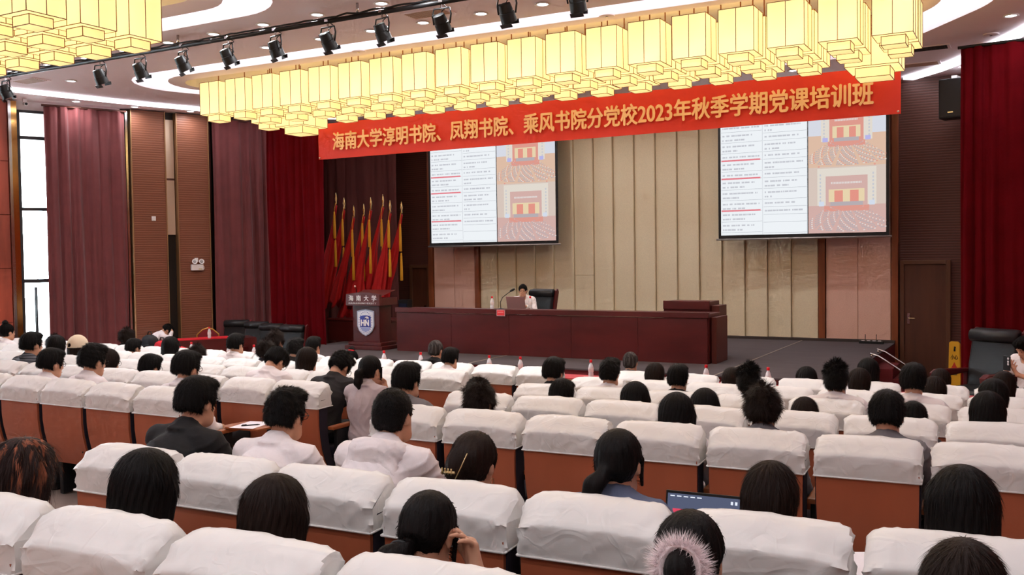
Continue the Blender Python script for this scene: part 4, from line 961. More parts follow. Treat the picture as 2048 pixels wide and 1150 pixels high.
# ------------------------------------------------------------------ organic shapes: distance fields meshed by surface nets
class Field:
    def __init__(s, lo, hi, h):
        s.lo = np.array(lo, np.float32); s.h = h
        s.n = (np.ceil((np.array(hi) - np.array(lo)) / h).astype(int) + 1)
        s.v = np.full(tuple(s.n), .2, np.float32)
        s.ax = [s.lo[i] + h * np.arange(s.n[i], dtype=np.float32) for i in range(3)]
    def block(s, lo, hi, pad):
        sl = []
        for i in range(3):
            a = max(0, int((lo[i] - pad - s.lo[i]) / s.h)); b = min(s.n[i], int((hi[i] + pad - s.lo[i]) / s.h) + 2)
            if b <= a: return None
            sl.append(slice(a, b))
        return tuple(sl)
    def pts(s, sl):
        return np.meshgrid(s.ax[0][sl[0]], s.ax[1][sl[1]], s.ax[2][sl[2]], indexing='ij', sparse=True)
    def mix(s, sl, d, k, op='add'):
        a = s.v[sl]
        if op == 'add':
            if k > 0:
                h = np.clip(.5 + .5 * (d - a) / k, 0, 1); s.v[sl] = d * (1 - h) + a * h - k * h * (1 - h)
            else: s.v[sl] = np.minimum(a, d)
        else:
            h = np.clip(.5 - .5 * (-d - a) / -k, 0, 1) if False else None
            s.v[sl] = np.maximum(a, -d) if k <= 0 else -(_smin(-a, d, k))
    def cap(s, a, b, ra, rb, k=.02, op='add', sc=(1, 1, 1)):
        a = np.array(a, float); b = np.array(b, float); R = max(ra, rb); S = np.array(sc, float)
        sl = s.block(np.minimum(a, b) - R / S.min(), np.maximum(a, b) + R / S.min(), .06)
        if sl is None: return
        X, Y, Z = s.pts(sl); ab = (b - a) * S; L = float(ab @ ab) + 1e-9
        px, py, pz = (X - a[0]) * S[0], (Y - a[1]) * S[1], (Z - a[2]) * S[2]
        t = np.clip((px * ab[0] + py * ab[1] + pz * ab[2]) / L, 0, 1)
        d = np.sqrt((px - t * ab[0]) ** 2 + (py - t * ab[1]) ** 2 + (pz - t * ab[2]) ** 2) - (ra + (rb - ra) * t)
        s.mix(sl, d.astype(np.float32), k, op)
    def ell(s, c, r, R=None, k=.02, op='add'):
        c = np.array(c, float); r = np.array(r, float); m = r.max()
        sl = s.block(c - m, c + m, .06)
        if sl is None: return
        X, Y, Z = s.pts(sl); px, py, pz = X - c[0], Y - c[1], Z - c[2]
        if R is not None:
            Rt = np.array(R.transposed())
            px, py, pz = (Rt[0, 0] * px + Rt[0, 1] * py + Rt[0, 2] * pz, Rt[1, 0] * px + Rt[1, 1] * py + Rt[1, 2] * pz, Rt[2, 0] * px + Rt[2, 1] * py + Rt[2, 2] * pz)
        k0 = np.sqrt((px / r[0]) ** 2 + (py / r[1]) ** 2 + (pz / r[2]) ** 2); k1 = np.sqrt((px / r[0] ** 2) ** 2 + (py / r[1] ** 2) ** 2 + (pz / r[2] ** 2) ** 2)
        d = k0 * (k0 - 1) / np.maximum(k1, 1e-6)
        s.mix(sl, d.astype(np.float32), k, op)
    def cut(s, nrm, off):                      # keep the side where n.p < off
        X, Y, Z = s.pts((slice(None),) * 3)
        s.v = np.maximum(s.v, (nrm[0] * X + nrm[1] * Y + nrm[2] * Z - off).astype(np.float32))
    def mesh(s, name, relief=None):
        v = s.v; n = s.n; ins = v < 0
        c = np.zeros(tuple(n - 1), np.int8)
        for i in (0, 1):
            for j in (0, 1):
                for k in (0, 1): c += ins[i:n[0] - 1 + i, j:n[1] - 1 + j, k:n[2] - 1 + k]
        cells = np.argwhere((c > 0) & (c < 8))
        idx = np.full(tuple(n - 1), -1, np.int64); idx[tuple(cells.T)] = np.arange(len(cells))
        acc = np.zeros((len(cells), 3)); cnt = np.zeros(len(cells))
        corners = [(i, j, k) for i in (0, 1) for j in (0, 1) for k in (0, 1)]
        val = {q: v[cells[:, 0] + q[0], cells[:, 1] + q[1], cells[:, 2] + q[2]] for q in corners}
        for q in corners:
            for ax in range(3):
                if q[ax]: continue
                q2 = list(q); q2[ax] = 1; q2 = tuple(q2)
                a, b = val[q], val[q2]; m = (a < 0) != (b < 0)
                t = np.where(m, a / np.where(m, a - b, 1), 0)
                p = np.tile(np.array(q, float), (len(cells), 1)); p[:, ax] += t
                acc += np.where(m[:, None], p, 0); cnt += m
        P = s.lo + s.h * (cells + acc / np.maximum(cnt, 1)[:, None])
        quads = []
        for ax in range(3):
            o = [i for i in range(3) if i != ax]
            sl0 = [slice(None)] * 3; sl1 = [slice(None)] * 3; sl0[ax] = slice(0, -1); sl1[ax] = slice(1, None)
            for i in o: sl0[i] = slice(1, -1); sl1[i] = slice(1, -1)
            e = np.argwhere(ins[tuple(sl0)] != ins[tuple(sl1)])
            if not len(e): continue
            sgn = ins[tuple(sl0)][tuple(e.T)]
            base = e.copy(); base[:, o[0]] += 1; base[:, o[1]] += 1
            def at(d0, d1):
                q = base.copy(); q[:, o[0]] -= d0; q[:, o[1]] -= d1; return idx[tuple(q.T)]
            f = np.stack([at(1, 1), at(0, 1), at(0, 0), at(1, 0)], 1)
            flip = sgn if ax != 1 else ~sgn
            f[~flip] = f[~flip][:, ::-1]; quads.append(f)
        Q = np.concatenate(quads); Q = Q[(Q >= 0).all(1)]
        G = np.stack([sum(val[q] * (1 if q[a_] else -1) for q in corners) for a_ in range(3)], 1); G = G / (np.linalg.norm(G, axis=1)[:, None] + 1e-9)
        if relief is not None: P = relief(P, G)
        me = bpy.data.meshes.new(name); me.vertices.add(len(P)); me.vertices.foreach_set('co', P.ravel())
        me.loops.add(len(Q) * 4); me.loops.foreach_set('vertex_index', Q.ravel()); me.polygons.add(len(Q))
        me.polygons.foreach_set('loop_start', np.arange(0, len(Q) * 4, 4)); me.polygons.foreach_set('use_smooth', np.ones(len(Q), bool))
        me.update(); me.validate(); return me
def _smin(a, b, k):
    h = np.clip(.5 + .5 * (b - a) / k, 0, 1); return b * (1 - h) + a * h - k * h * (1 - h)
V = lambda *a: np.array(a, float)

# ---- head in local coordinates (origin mid skull, +y forward), placed by a matrix
def add_head(F, Mx):
    R = Mx.to_3x3(); T = lambda p: np.array(Mx @ Vector(p))
    F.ell(T((0, -.012, .03)), (.076, .095, .093), R, .0)
    F.ell(T((0, .030, -.042)), (.060, .068, .082), R, .03)
    F.cap(T((-.03, .05, -.095)), T((.03, .05, -.095)), .026, .026, .03); F.cap(T((0, .07, -.108)), T((0, .074, -.1)), .02, .02, .02)
    F.cap(T((0, .09, .008)), T((0, .108, -.034)), .008, .014, .012)
    F.cap(T((-.018, .098, -.04)), T((.018, .098, -.04)), .009, .009, .008)
    F.cap(T((-.035, .082, .022)), T((.035, .082, .022)), .012, .012, .015)
    for sx in (-1, 1):
        F.ell(T((sx * .032, .1, .002)), (.017, .014, .011), R, .012, 'sub')
        F.ell(T((sx * .033, .083, .0)), (.013, .012, .011), R, .004)
        F.ell(T((sx * .078, -.004, -.012)), (.009, .018, .032), R, .006)
    F.ell(T((0, .096, -.072)), (.022, .009, .010), R, .006)
def hand(F, wrist, d, up_, side, curl=.6, spread=.022, L=1.0, thumb=1):
    """palm from wrist along d; fingers curl towards -up_; side = thumb direction"""
    w = V(*wrist); d = V(*d) / np.linalg.norm(d); u = V(*up_) / np.linalg.norm(up_); s = V(*side) / np.linalg.norm(side)
    pc = w + d * .05 * L
    F.cap(w, w + d * .085 * L, .024, .022, .02)
    for i in range(4):
        off = s * (1.5 - i) * .019
        F.cap(w + off * .5 + d * .02, w + off + d * .088 * L, .015, .0105, .012)
        p = w + off + d * .088 * L; ln = (.040, .046, .042, .033)[i] * L; dd = d.copy()
        for seg in range(3):
            a = curl * (.7 + .15 * i); dd = dd * math.cos(a) - u * math.sin(a) if seg < 3 else dd; dd = dd / np.linalg.norm(dd)
            uu = u * math.cos(a) + d * math.sin(a)
            q = p + dd * ln * (1, .72, .55)[seg] + s * (1.5 - i) * (spread - .019) * .3
            F.cap(p, q, .0095 - .0008 * seg, .009 - .0009 * seg, .004); p = q
    t0 = w + s * .02 + d * .02; t1 = t0 + s * .028 + d * .035 - u * .008; t2 = t1 + d * .032 + s * .006 - u * .012; t3 = t2 + d * .024 - s * .008 - u * .008
    F.cap(t0, t1, .016, .012, .012); F.cap(t1, t2, .0115, .0105, .004); F.cap(t2, t3, .0105, .0085, .004)
def lerp(a, b, t): return V(*a) * (1 - t) + V(*b) * t

POSES = {}
def pose(name, pelvis, chest, neck, head, hyaw=0, hpitch=0, hroll=0, arms='lap', sh=.185, fem=False, hood=False, sleeve='long', knees=.80, h=.011):
    POSES[name] = dict(pelvis=pelvis, chest=chest, neck=neck, head=head, hyaw=hyaw, hpitch=hpitch, hroll=hroll, arms=arms, sh=sh, fem=fem, hood=hood, sleeve=sleeve, knees=knees, h=h)
pose('tall', (0, .33, .53), (0, .285, .83), (0, .295, 1.015), (0, .33, 1.15))
pose('mid', (0, .35, .52), (0, .28, .78), (0, .295, .955), (0, .34, 1.085), hpitch=-.12, sh=.168, fem=True)
pose('slouch', (0, .40, .51), (0, .285, .745), (0, .30, .895), (0, .36, 1.01), hpitch=-.2, sh=.160, fem=True)
pose('lean', (0, .34, .53), (0, .46, .82), (0, .585, .985), (0, .66, 1.115), hpitch=-.10, arms='elbows', sh=.20)
pose('hood', (0, .34, .53), (0, .46, .82), (0, .585, .985), (0, .66, 1.115), hpitch=-.02, arms='elbows', sh=.20, hood=True)
pose('write', (0, .34, .53), (0, .42, .82), (0, .515, .985), (0, .60, 1.08), hpitch=-.75, arms='elbows', sh=.19)
pose('chin', (0, .34, .52), (0, .32, .79), (0, .36, .965), (0, .42, 1.095), hpitch=-.05, hyaw=-.15, arms='chin', sh=.165, fem=True, h=.009)
pose('handface', (0, .36, .52), (0, .31, .77), (0, .345, .935), (0, .40, 1.06), hpitch=-.35, hyaw=.1, arms='face', sh=.165, fem=True, h=.0075)
pose('speaker', (0, .30, .52), (0, .34, .79), (0, .39, .955), (0, .43, 1.085), hpitch=.05, hyaw=.25, arms='desk', sh=.19, h=.008)
pose('sleep', (0, .30, .52), (0, .46, .75), (0, .60, .86), (0, .70, .93), hpitch=-.95, arms='sleep', sh=.19)
pose('phone', (0, .33, .52), (0, .33, .79), (0, .37, .965), (0, .43, 1.08), hpitch=-.5, arms='phone', sh=.19, sleeve='short', h=.009)

def arm_joints(P, s):
    ch, nk, w = V(*P['chest']), V(*P['neck']), P['sh']
    shd = V(s * w, nk[1] - .01, nk[2] - .055); a = P['arms']
    fwd = nk[1]
    if a == 'lap': return shd, V(s * .235, fwd + .06, shd[2] - .27), V(s * .10, fwd + .27, .60), (-s * .5, .8, -.1), (0, .1, 1), (-s, -.3, 0)
    if a == 'elbows': return shd, V(s * .25, fwd + .16, .69), V(s * .07, fwd + .32, .74), (-s * .7, .6, .1), (0, .1, 1), (-s, .0, .3)
    if a == 'desk': return shd, V(s * .27, fwd + .08, .70), V(s * .14, fwd + .29, .79), (-s * .6, .8, .0), (0, 0, 1), (-s, .3, 0)
    if a == 'chin' and s > 0: return shd, V(.20, fwd + .22, .72), V(.075, fwd + .165, .915), (-.25, -.1, 1), (-.2, 1, .1), (-1, 0, .1)
    if a == 'chin': return shd, V(-.22, fwd + .10, .68), V(.0, fwd + .27, .66), (.9, .4, .1), (0, 0, 1), (.3, 1, 0)
    if a == 'face' and s > 0: return shd, V(.27, fwd + .13, .72), V(.145, fwd + .105, .945), (-.25, .05, 1), (.35, 1, .1), (-.9, .35, .1)
    if a == 'face': return shd, V(-.22, fwd + .08, .66), V(-.05, fwd + .27, .62), (.7, .6, 0), (0, 0, 1), (1, 0, 0)
    if a == 'sleep': return shd, V(s * .27, fwd + .12, .77), V(s * .07, fwd + .20, .90), (-s * .4, -.25, .9), (0, 1, .2), (-s, 0, 0)
    if a == 'phone': return shd, V(s * .24, fwd + .10, .70), V(s * .08, fwd + .25, .77), (-s * .35, .35, .8), (0, .8, -.5), (-s * .6, .2, .5)
    return shd, V(s * .235, fwd + .06, shd[2] - .27), V(s * .10, fwd + .27, .60), (-s * .5, .8, -.1), (0, .1, 1), (-s, -.3, 0)
def head_matrix(P): return Matrix.Translation(P['head']) @ Matrix.Rotation(P['hyaw'], 4, 'Z') @ Matrix.Rotation(P['hpitch'], 4, 'X') @ Matrix.Rotation(P['hroll'], 4, 'Y')
def torso(F, P, e=0.0, upper=True, lower=True):
    pe, ch, nk = V(*P['pelvis']), V(*P['chest']), V(*P['neck']); f = P['fem']; sh = P['sh']
    ax = (nk - pe); tilt = math.atan2(ax[1], ax[2]); R = Matrix.Rotation(-tilt, 3, 'X')
    wst = lerp(pe, ch, .45)
    if upper:
        F.ell(wst, (.125 + e if f else .148 + e, .10 + e, .15 + e), R, .05)
        F.ell(ch, (.148 + e if f else .168 + e, .108 + e, .165 + e), R, .05)
        if f: F.ell(ch + V(0, .07, .02), (.13 + e, .055 + e, .07 + e), R, .04)
        a = nk + V(0, -.012, -.055)
        F.cap(a + V(-sh + .02, 0, -.004), a + V(sh - .02, 0, -.004), .052 + e, .052 + e, .04)
        for s in (-1, 1): F.cap(nk + V(s * .03, -.012, -.01), a + V(s * (sh - .02), 0, .01), .045 + e, .038 + e, .04)
    if lower: F.ell(pe + V(0, .02, .02), (.172 + e, .135 + e, .115 + e), None, .05)
def arms(F, P, e=0.0, wrist=True, hands=True, upto=1.0):
    for s in (-1, 1):
        sh, el, wr, d, u, sd = arm_joints(P, s); k = .88 if P['fem'] else 1.0
        if upto >= 1: F.cap(sh, el, .050 * k + e, .040 * k + e, .03); F.cap(el, wr, .038 * k + e, (.026 * k + e), .02)
        else: F.cap(sh, lerp(sh, el, upto), .054 * k + e * 1.4, .05 * k + e * 1.7, .03)
        if hands: hand(F, wr, d, u, sd, curl=.75 if P['arms'] in ('face', 'chin', 'phone') else .45)
def legs(F, P, e=0.0, feet=True):
    pe = V(*P['pelvis'])
    for s in (-1, 1):
        kn = V(s * .115, P['knees'], .50); an = V(s * .115, P['knees'] + .02, .09)
        F.cap(pe + V(s * .085, .02, .0), kn, .082 + e, .056 + e, .04); F.cap(kn, an, .052 + e, .036 + e, .02)
        if feet: F.cap(an + V(0, -.02, -.035), an + V(0, .15, -.055), .036, .030, .02)
def wrinkle(amp, sc, seed):
    def f(P, N):
        q = P * sc + seed
        w = np.sin(q[:, 0] * .9 + seed) + np.sin(q[:, 1] * 1.1) + np.sin(q[:, 2] * .8 + 1)
        r1 = 1 - np.abs(np.sin(q[:, 2] * 1.5 + q[:, 0] * .8 + 1.8 * w)); r2 = 1 - np.abs(np.sin(q[:, 0] * 1.3 - q[:, 2] * .7 + q[:, 1] + 1.4 * w + 2))
        m = .5 + .5 * np.sin(q[:, 0] * .5 + q[:, 2] * .6 + seed)
        return P + N * (amp * (1.5 * r1 ** 2.5 * m + 1.1 * r2 ** 3 * (1 - m) - .4))[:, None]
    return f
BODY = {}
def body(name):
    if name in BODY: return BODY[name]
    P = POSES[name]; h = P['h']; hd = P['head']; ymax = max(P['knees'] + .26, hd[1] + .2)
    F = Field((-.40, .02, .0), (.40, ymax, hd[2] + .16), h)
    torso(F, P); arms(F, P); legs(F, P)
    nk = V(*P['neck']); Mx = head_matrix(P); hb = np.array(Mx @ Vector((0, -.02, -.06)))
    F.cap(nk + V(0, -.015, -.05), hb, .052 if P['fem'] else .060, .050 if P['fem'] else .056, .03)
    add_head(F, Mx); skin = F.mesh('person_body')
    hh = .0105
    F = Field((-.42, .0, .35), (.42, ymax, hd[2] + .05), hh if h > .0076 else .0095)
    torso(F, P, .016, True, True); arms(F, P, .013, hands=False, upto=1 if P['sleeve'] == 'long' else .62)
    c = nk + V(0, .01, -.005)
    F.cap(nk + V(0, -.02, -.06), nk + V(0, -.005, .012), .072, .066, .03)          # collar
    F.ell(nk + V(0, -.022, .004), (.088, .085, .026), Matrix.Rotation(-.3, 3, 'X'), .008)
    F.cut((0, 0, -1), -.46)
    F.cap(nk + V(0, .04, -.03), np.array(Mx @ Vector((0, .0, .0))), .058, .062, .0, 'sub')  # neck opening
    if P['sleeve'] == 'long':
        for s in (-1, 1):
            _, el, wr, d, u, sd = arm_joints(P, s); dv = (wr - el) / np.linalg.norm(wr - el); F.cap(wr + dv * .012, wr + dv * .2, .05, .09, 0, 'sub')
    shirt = F.mesh('shirt', wrinkle(.0055, 21, 3.0))
    hoodm = None
    if P['hood']:
        Fh = Field((-.26, nk[1] - .26, nk[2] - .26), (.26, nk[1] + .16, nk[2] + .12), .0095)
        ring = []
        for k in range(13):
            t_ = k / 12; a_ = math.radians(-125 + 250 * t_); bk = math.cos(a_ * .72)
            ring.append((nk + V(.112 * math.sin(a_), -.02 - .095 * math.cos(a_), -.035 + .045 * bk), .026 + .030 * max(0, bk)))
        for (p0, r1), (p1, r2) in zip(ring, ring[1:]): Fh.cap(p0, p1, r1, r2, .015)
        Fh.ell(nk + V(0, -.135, -.085), (.15, .055, .115), Matrix.Rotation(-.5, 3, 'X'), .03)
        Fh.cap(nk + V(0, -.02, -.1), nk + V(0, .02, .2), .075, .085, .01, 'sub')
        hoodm = Fh.mesh('hood', wrinkle(.004, 26, 5.0))
    F = Field((-.32, .1, .03), (.32, P['knees'] + .2, .66), .014)
    torso(F, P, .010, False, True); legs(F, P, .012, False); pants = F.mesh('trousers', wrinkle(.004, 12, 1))
    sho = MB()
    for s in (-1, 1): sho.ball((s * .115, P['knees'] + .075, .04), (.048, .14, .045), 12, 8)
    BODY[name] = (skin, shirt, pants, sho.mesh('shoes', True), Mx, hd[2] + .135, hoodm)
    return BODY[name]

# ---- hair styles in head coordinates
def strands(amp, fr, seed=0.0):
    def f(P, N):
        ph = np.arctan2(P[:, 0], -P[:, 1] - .03); r = np.sqrt(P[:, 0] ** 2 + (P[:, 1] + .03) ** 2)
        n = np.sin(ph * fr + 2.2 * np.sin(P[:, 2] * 18 + seed) + seed) * .6 + np.sin(ph * fr * 2.3 + 1.7 * np.sin(P[:, 2] * 31)) * .4
        return P + N * (amp * n * np.clip((r - .02) / .07, 0, 1))[:, None]
    return f
def tufts(amp, sc, seed=0.0, top=1.0):
    def f(P, N):
        q = P * sc + seed
        n = np.sin(q[:, 0] + 1.3 * np.sin(q[:, 1] * .9)) * np.sin(q[:, 1] * 1.1 + np.sin(q[:, 2])) + .5 * np.sin(q[:, 2] * 1.7 + q[:, 0] * .6)
        return P + N * (amp * n * np.where(P[:, 2] > .02, top, .6))[:, None]
    return f
# style: strand count, length, lift from the scalp, jitter, flow ('crown' outwards or 'down')
STRAND = {'buzz': (9000, .011, 1.0, .5, 'crown'), 'short': (11000, .028, .2, .32, 'crown'), 'short2': (11000, .026, .5, .4, 'crown'), 'greyshort': (9000, .02, .3, .35, 'crown'), 'under': (9000, .03, .25, .3, 'crown'),
          'spiky': (10000, .036, .9, .5, 'crown'), 'messy': (11000, .05, .45, .8, 'crown'), 'bob': (9000, .06, .02, .08, 'down'), 'hatband': (9000, .06, .05, .16, 'down'), 'long': (13000, .06, .0, .03, 'down'), 'longb': (13000, .06, .0, .04, 'down'),
          'wavy': (14000, .09, .05, .28, 'down'), 'pony': (6000, .025, .0, .05, 'back'), 'lowpony': (7000, .025, .0, .06, 'back'), 'ponyshort': (6000, .025, .0, .08, 'back'), 'clip': (7000, .025, .0, .08, 'back'), 'bunfur': (7000, .025, .0, .06, 'back'), 'topbun': (9000, .04, .08, .25, 'up')}
def add_strands(me, style):
    n, ln, lift, jit, flow = STRAND[style]; g = np.random.default_rng(len(style) * 13 + n)
    nv = len(me.vertices); co = np.empty(nv * 3); me.vertices.foreach_get('co', co); co = co.reshape(-1, 3)
    q = np.empty(len(me.polygons) * 4, np.int64); me.loops.foreach_get('vertex_index', q); q = q.reshape(-1, 4)
    A, B, C_, D = (co[q[:, i]] for i in range(4)); nr = np.cross(C_ - A, D - B); ar = np.linalg.norm(nr, axis=1); nr /= ar[:, None] + 1e-12
    k = g.choice(len(q), n, p=ar / ar.sum()); u, v = g.random((n, 1)), g.random((n, 1))
    P = (A[k] * (1 - u) + B[k] * u) * (1 - v) + (D[k] * (1 - u) + C_[k] * u) * v; N = nr[k]
    crown = np.array((0, -.05, .13))
    if flow == 'crown': F_ = P - crown
    elif flow == 'down': F_ = np.where((P[:, 2:] > .06), (P - crown) * np.array((1, .6, 1)), 0) * 8 + np.array((0, 0, -1.0))
    elif flow == 'back': F_ = np.array((-.01, -.13, -.03)) - P; F_ = np.where((P[:, 1:2] < -.12), np.array((0, .1, -1.0)), F_)
    else: F_ = np.array((0, -.03, .15)) - P
    F_ = F_ - N * (F_ * N).sum(1)[:, None]; F_ /= np.linalg.norm(F_, axis=1)[:, None] + 1e-9
    d = F_ + N * lift + g.normal(0, jit * .5, (n, 3)); d /= np.linalg.norm(d, axis=1)[:, None]
    L = ln * g.uniform(.5, 1.15, (n, 1)); W = np.cross(d, N); W /= np.linalg.norm(W, axis=1)[:, None] + 1e-9; W *= .0008
    P = P - N * .002; m1 = P + d * L * .55 + N * .0015; d2 = d * .8 + F_ * .5 - N * .15; d2 /= np.linalg.norm(d2, axis=1)[:, None]; tip = m1 + d2 * L * .45
    V_ = np.concatenate([P - W, P + W, m1 + W * .8, m1 - W * .8, tip]); i = np.arange(n) + nv
    quad = np.stack([i, i + n, i + 2 * n, i + 3 * n], 1); tri = np.stack([i + 3 * n, i + 2 * n, i + 4 * n], 1)
    m2 = bpy.data.meshes.new('hair'); m2.vertices.add(nv + len(V_)); m2.vertices.foreach_set('co', np.concatenate([co, V_]).ravel())
    li = np.concatenate([q.ravel(), quad.ravel(), tri.ravel()]); m2.loops.add(len(li)); m2.loops.foreach_set('vertex_index', li)
    m2.polygons.add(len(q) + 2 * n); m2.polygons.foreach_set('loop_start', np.concatenate([np.arange(len(q) + n) * 4, (len(q) + n) * 4 + 3 * np.arange(n)]))
    m2.polygons.foreach_set('use_smooth', np.ones(len(q) + 2 * n, bool)); m2.update(); m2.validate(); return m2
HAIR = {}
def cap_hair(F, t=.014, low=-.06, ear=True, fr=.055, tz=.0):
    F.ell((0, -.016, .034), (.076 + t, .096 + t, .092 + t + tz), None, 0)
    F.cap((0, -.05, -.02), (0, -.052, low + .02), .066 + t * .5, .054, .03)
    F.ell((0, .125, -.055), (.10, .085, .115), None, .01, 'sub')       # face
    if ear:
        for s in (-1, 1): F.ell((s * .095, .012, -.04), (.045, .05, .065), None, .008, 'sub')
    F.cut((0, -.25, -1), -low + .0)
    if ear:
        F.cut((0, -.9, -1), .122)
        for s in (-1, 1): F.cut((s * .8, -.3, -1), .108)
def hair(style):
    if style in HAIR: return HAIR[style]
    h = .0065; mk = lambda lo=(-.16, -.2, -.2), hi=(.16, .16, .2): Field(lo, hi, h)
    if style == 'buzz':
        F = mk(); cap_hair(F, .008, -.085, True); me = F.mesh('hair', tufts(.0012, 160))
    elif style == 'short':
        F = mk(); cap_hair(F, .015, -.055, True, tz=.008); F.ell((0, .05, .10), (.07, .06, .035), None, .03); me = F.mesh('hair', strands(.0035, 17, 1))
    elif style == 'short2':
        F = mk(); cap_hair(F, .013, -.055, True, tz=.012); F.ell((.01, .045, .108), (.065, .06, .038), None, .03); me = F.mesh('hair', tufts(.002, 120, 2, 1.6))
    elif style == 'greyshort':
        F = mk(); cap_hair(F, .010, -.08, True); me = F.mesh('hair', strands(.002, 20, 4))
    elif style == 'under':
        F = mk(); cap_hair(F, .009, -.06, True); F.ell((0, .0, .085), (.09, .105, .055), None, .012); F.ell((0, .085, .07), (.06, .05, .05), None, .03); me = F.mesh('hair', strands(.003, 15, 6))
    elif style == 'spiky':
        F = mk(); cap_hair(F, .012, -.08, True, tz=.008); R = random.Random(3)
        for k in range(60):
            a = R.uniform(0, 2 * PI); e = R.uniform(.3, 1.5); c = Vector((math.cos(a) * math.cos(e) * .085, math.sin(a) * math.cos(e) * .10 - .01, .035 + math.sin(e) * .098))
            d = (c - Vector((0, 0, 0))).normalized() + Vector((R.uniform(-.3, .3), R.uniform(-.2, .3), .5)); F.cap(c, c + d * .03, .011, .003, .008)
        me = F.mesh('hair')
    elif style == 'messy':
        F = mk(); cap_hair(F, .02, -.08, True, tz=.004); R = random.Random(8)
        for k in range(70):
            a = R.uniform(0, 2 * PI); e = R.uniform(-.35, 1.5); c = Vector((math.cos(a) * math.cos(e) * .092, math.sin(a) * math.cos(e) * .108 - .012, .03 + math.sin(e) * .105))
            if c.y > .05 and c.z < .07: continue
            d = (c).normalized() * .5 + Vector((R.uniform(-.6, .6), R.uniform(-.6, .6), R.uniform(-.5, .5))); F.cap(c, c + d * .035, .013, .004, .01)
        me = F.mesh('hair', tufts(.003, 60, 1))
    elif style in ('bob', 'hatband'):
        F = mk((-.17, -.2, -.22)); cap_hair(F, .017, -.14, False); F.cap((0, -.035, 0), (0, -.045, -.10), .098, .092, .03, sc=(1.05, 1, 1))
        F.ell((0, .13, -.06), (.082, .10, .13), None, .012, 'sub'); F.cut((0, 0, -1), .135); me = F.mesh('hair', strands(.0028, 22, 2))
    elif style in ('long', 'longb', 'wavy'):
        F = Field((-.2, -.24, -.46), (.2, .17, .2), .0072); cap_hair(F, .018, -.2, False)
        F.cap((0, -.03, .02), (0, -.06, -.36), .100, .098, .03, sc=(.95, 1.12, 1))
        for s in (-1, 1): F.cap((s * .075, .02, .0), (s * .085, .0, -.30), .034, .026, .03)
        F.ell((0, .135, -.07), (.078, .10, .15), None, .012, 'sub'); F.cut((0, 0, -1), .40)
        F.cap((0, .06, -.13), (0, .04, -.5), .085, .10, .02, 'sub')
        me = F.mesh('hair', strands(.010 if style == 'wavy' else .0030, 9 if style == 'wavy' else 26, 3))
    elif style in ('pony', 'lowpony', 'ponyshort'):
        F = Field((-.2, -.28, -.36), (.2, .17, .2), .0065); cap_hair(F, .012, -.085, True)
        a = {'pony': [(-.02, -.115, -.03), (-.05, -.15, -.07), (-.075, -.15, -.16), (-.08, -.12, -.26)], 'lowpony': [(-.02, -.105, -.06), (-.055, -.15, -.09), (-.085, -.155, -.15), (-.09, -.13, -.20)], 'ponyshort': [(0, -.105, .0), (0, -.15, -.02), (.0, -.155, -.09), (.0, -.13, -.17)]}[style]
        rr = [.030, .034, .036, .010]
        for p, q, r1, r2 in zip(a, a[1:], rr, rr[1:]): F.cap(p, q, r1, r2, .02)
        F.cap((.075, .045, .02), (.08, .05, -.08), .012, .006, .01); F.cap((-.075, .045, .02), (-.08, .05, -.08), .012, .006, .01)
        me = F.mesh('hair', strands(.0026, 20, 5))
    elif style in ('clip', 'bunfur', 'topbun'):
        F = Field((-.18, -.26, -.2), (.18, .16, .27), .0065); cap_hair(F, .015, -.085, True)
        if style == 'clip': F.ell((-.03, -.095, -.01), (.05, .05, .075), None, .02); F.ell((.02, -.10, .03), (.045, .04, .05), None, .02)
        elif style == 'bunfur': F.ell((0, -.135, .0), (.038, .05, .05), None, .015); F.cap((0, -.1, -.02), (0, -.14, -.10), .03, .02, .02)
        else: F.ell((0, -.03, .155), (.04, .04, .035), None, .012)
        me = F.mesh('hair', strands(.003, 18, 7))
    HAIR[style] = add_strands(me, style); return HAIR[style]
def hairmat(name, rgb, rgb2=None, streak=0.0):
    m = mat(name, rgb, rough=.55, spec=.14); nt = m.node_tree; L = nt.links; b = nt.nodes['Principled BSDF']
    tc = nt.nodes.new('ShaderNodeTexCoord'); mp = nt.nodes.new('ShaderNodeMapping'); mp.inputs['Scale'].default_value = (130, 130, 9)
    n = nt.nodes.new('ShaderNodeTexNoise'); n.inputs['Scale'].default_value = 1; n.inputs['Detail'].default_value = 3
    L.new(tc.outputs['Object'], mp.inputs[0]); L.new(mp.outputs[0], n.inputs['Vector'])
    bp = nt.nodes.new('ShaderNodeBump'); bp.inputs['Strength'].default_value = .5; bp.inputs['Distance'].default_value = .004
    L.new(n.outputs['Fac'], bp.inputs['Height']); L.new(bp.outputs[0], b.inputs['Normal'])
    if rgb2:
        mp.inputs['Scale'].default_value = (60, 60, 5)
        mp3 = nt.nodes.new('ShaderNodeMapping'); mp3.inputs['Scale'].default_value = (26, 26, 3.5); n3 = nt.nodes.new('ShaderNodeTexNoise'); n3.inputs['Scale'].default_value = 1; n3.inputs['Distortion'].default_value = .8
        L.new(tc.outputs['Object'], mp3.inputs[0]); L.new(mp3.outputs[0], n3.inputs['Vector'])
        r = nt.nodes.new('ShaderNodeValToRGB'); r.color_ramp.elements[0].position = streak; r.color_ramp.elements[1].position = streak + .1
        r.color_ramp.elements[0].color = (*lin(rgb), 1); r.color_ramp.elements[1].color = (*lin(rgb2), 1)
        L.new(n3.outputs['Fac'], r.inputs[0]); L.new(r.outputs[0], b.inputs['Base Color'])
    return m
HM = {'black': hairmat('hair_black', (20, 16, 16)), 'brown': hairmat('hair_dark_brown', (36, 24, 20)), 'grey': hairmat('hair_greying', (58, 50, 48), (96, 90, 88), .55), 'streak': hairmat('hair_orange_streaks', (50, 36, 34), (178, 104, 74), .60)}
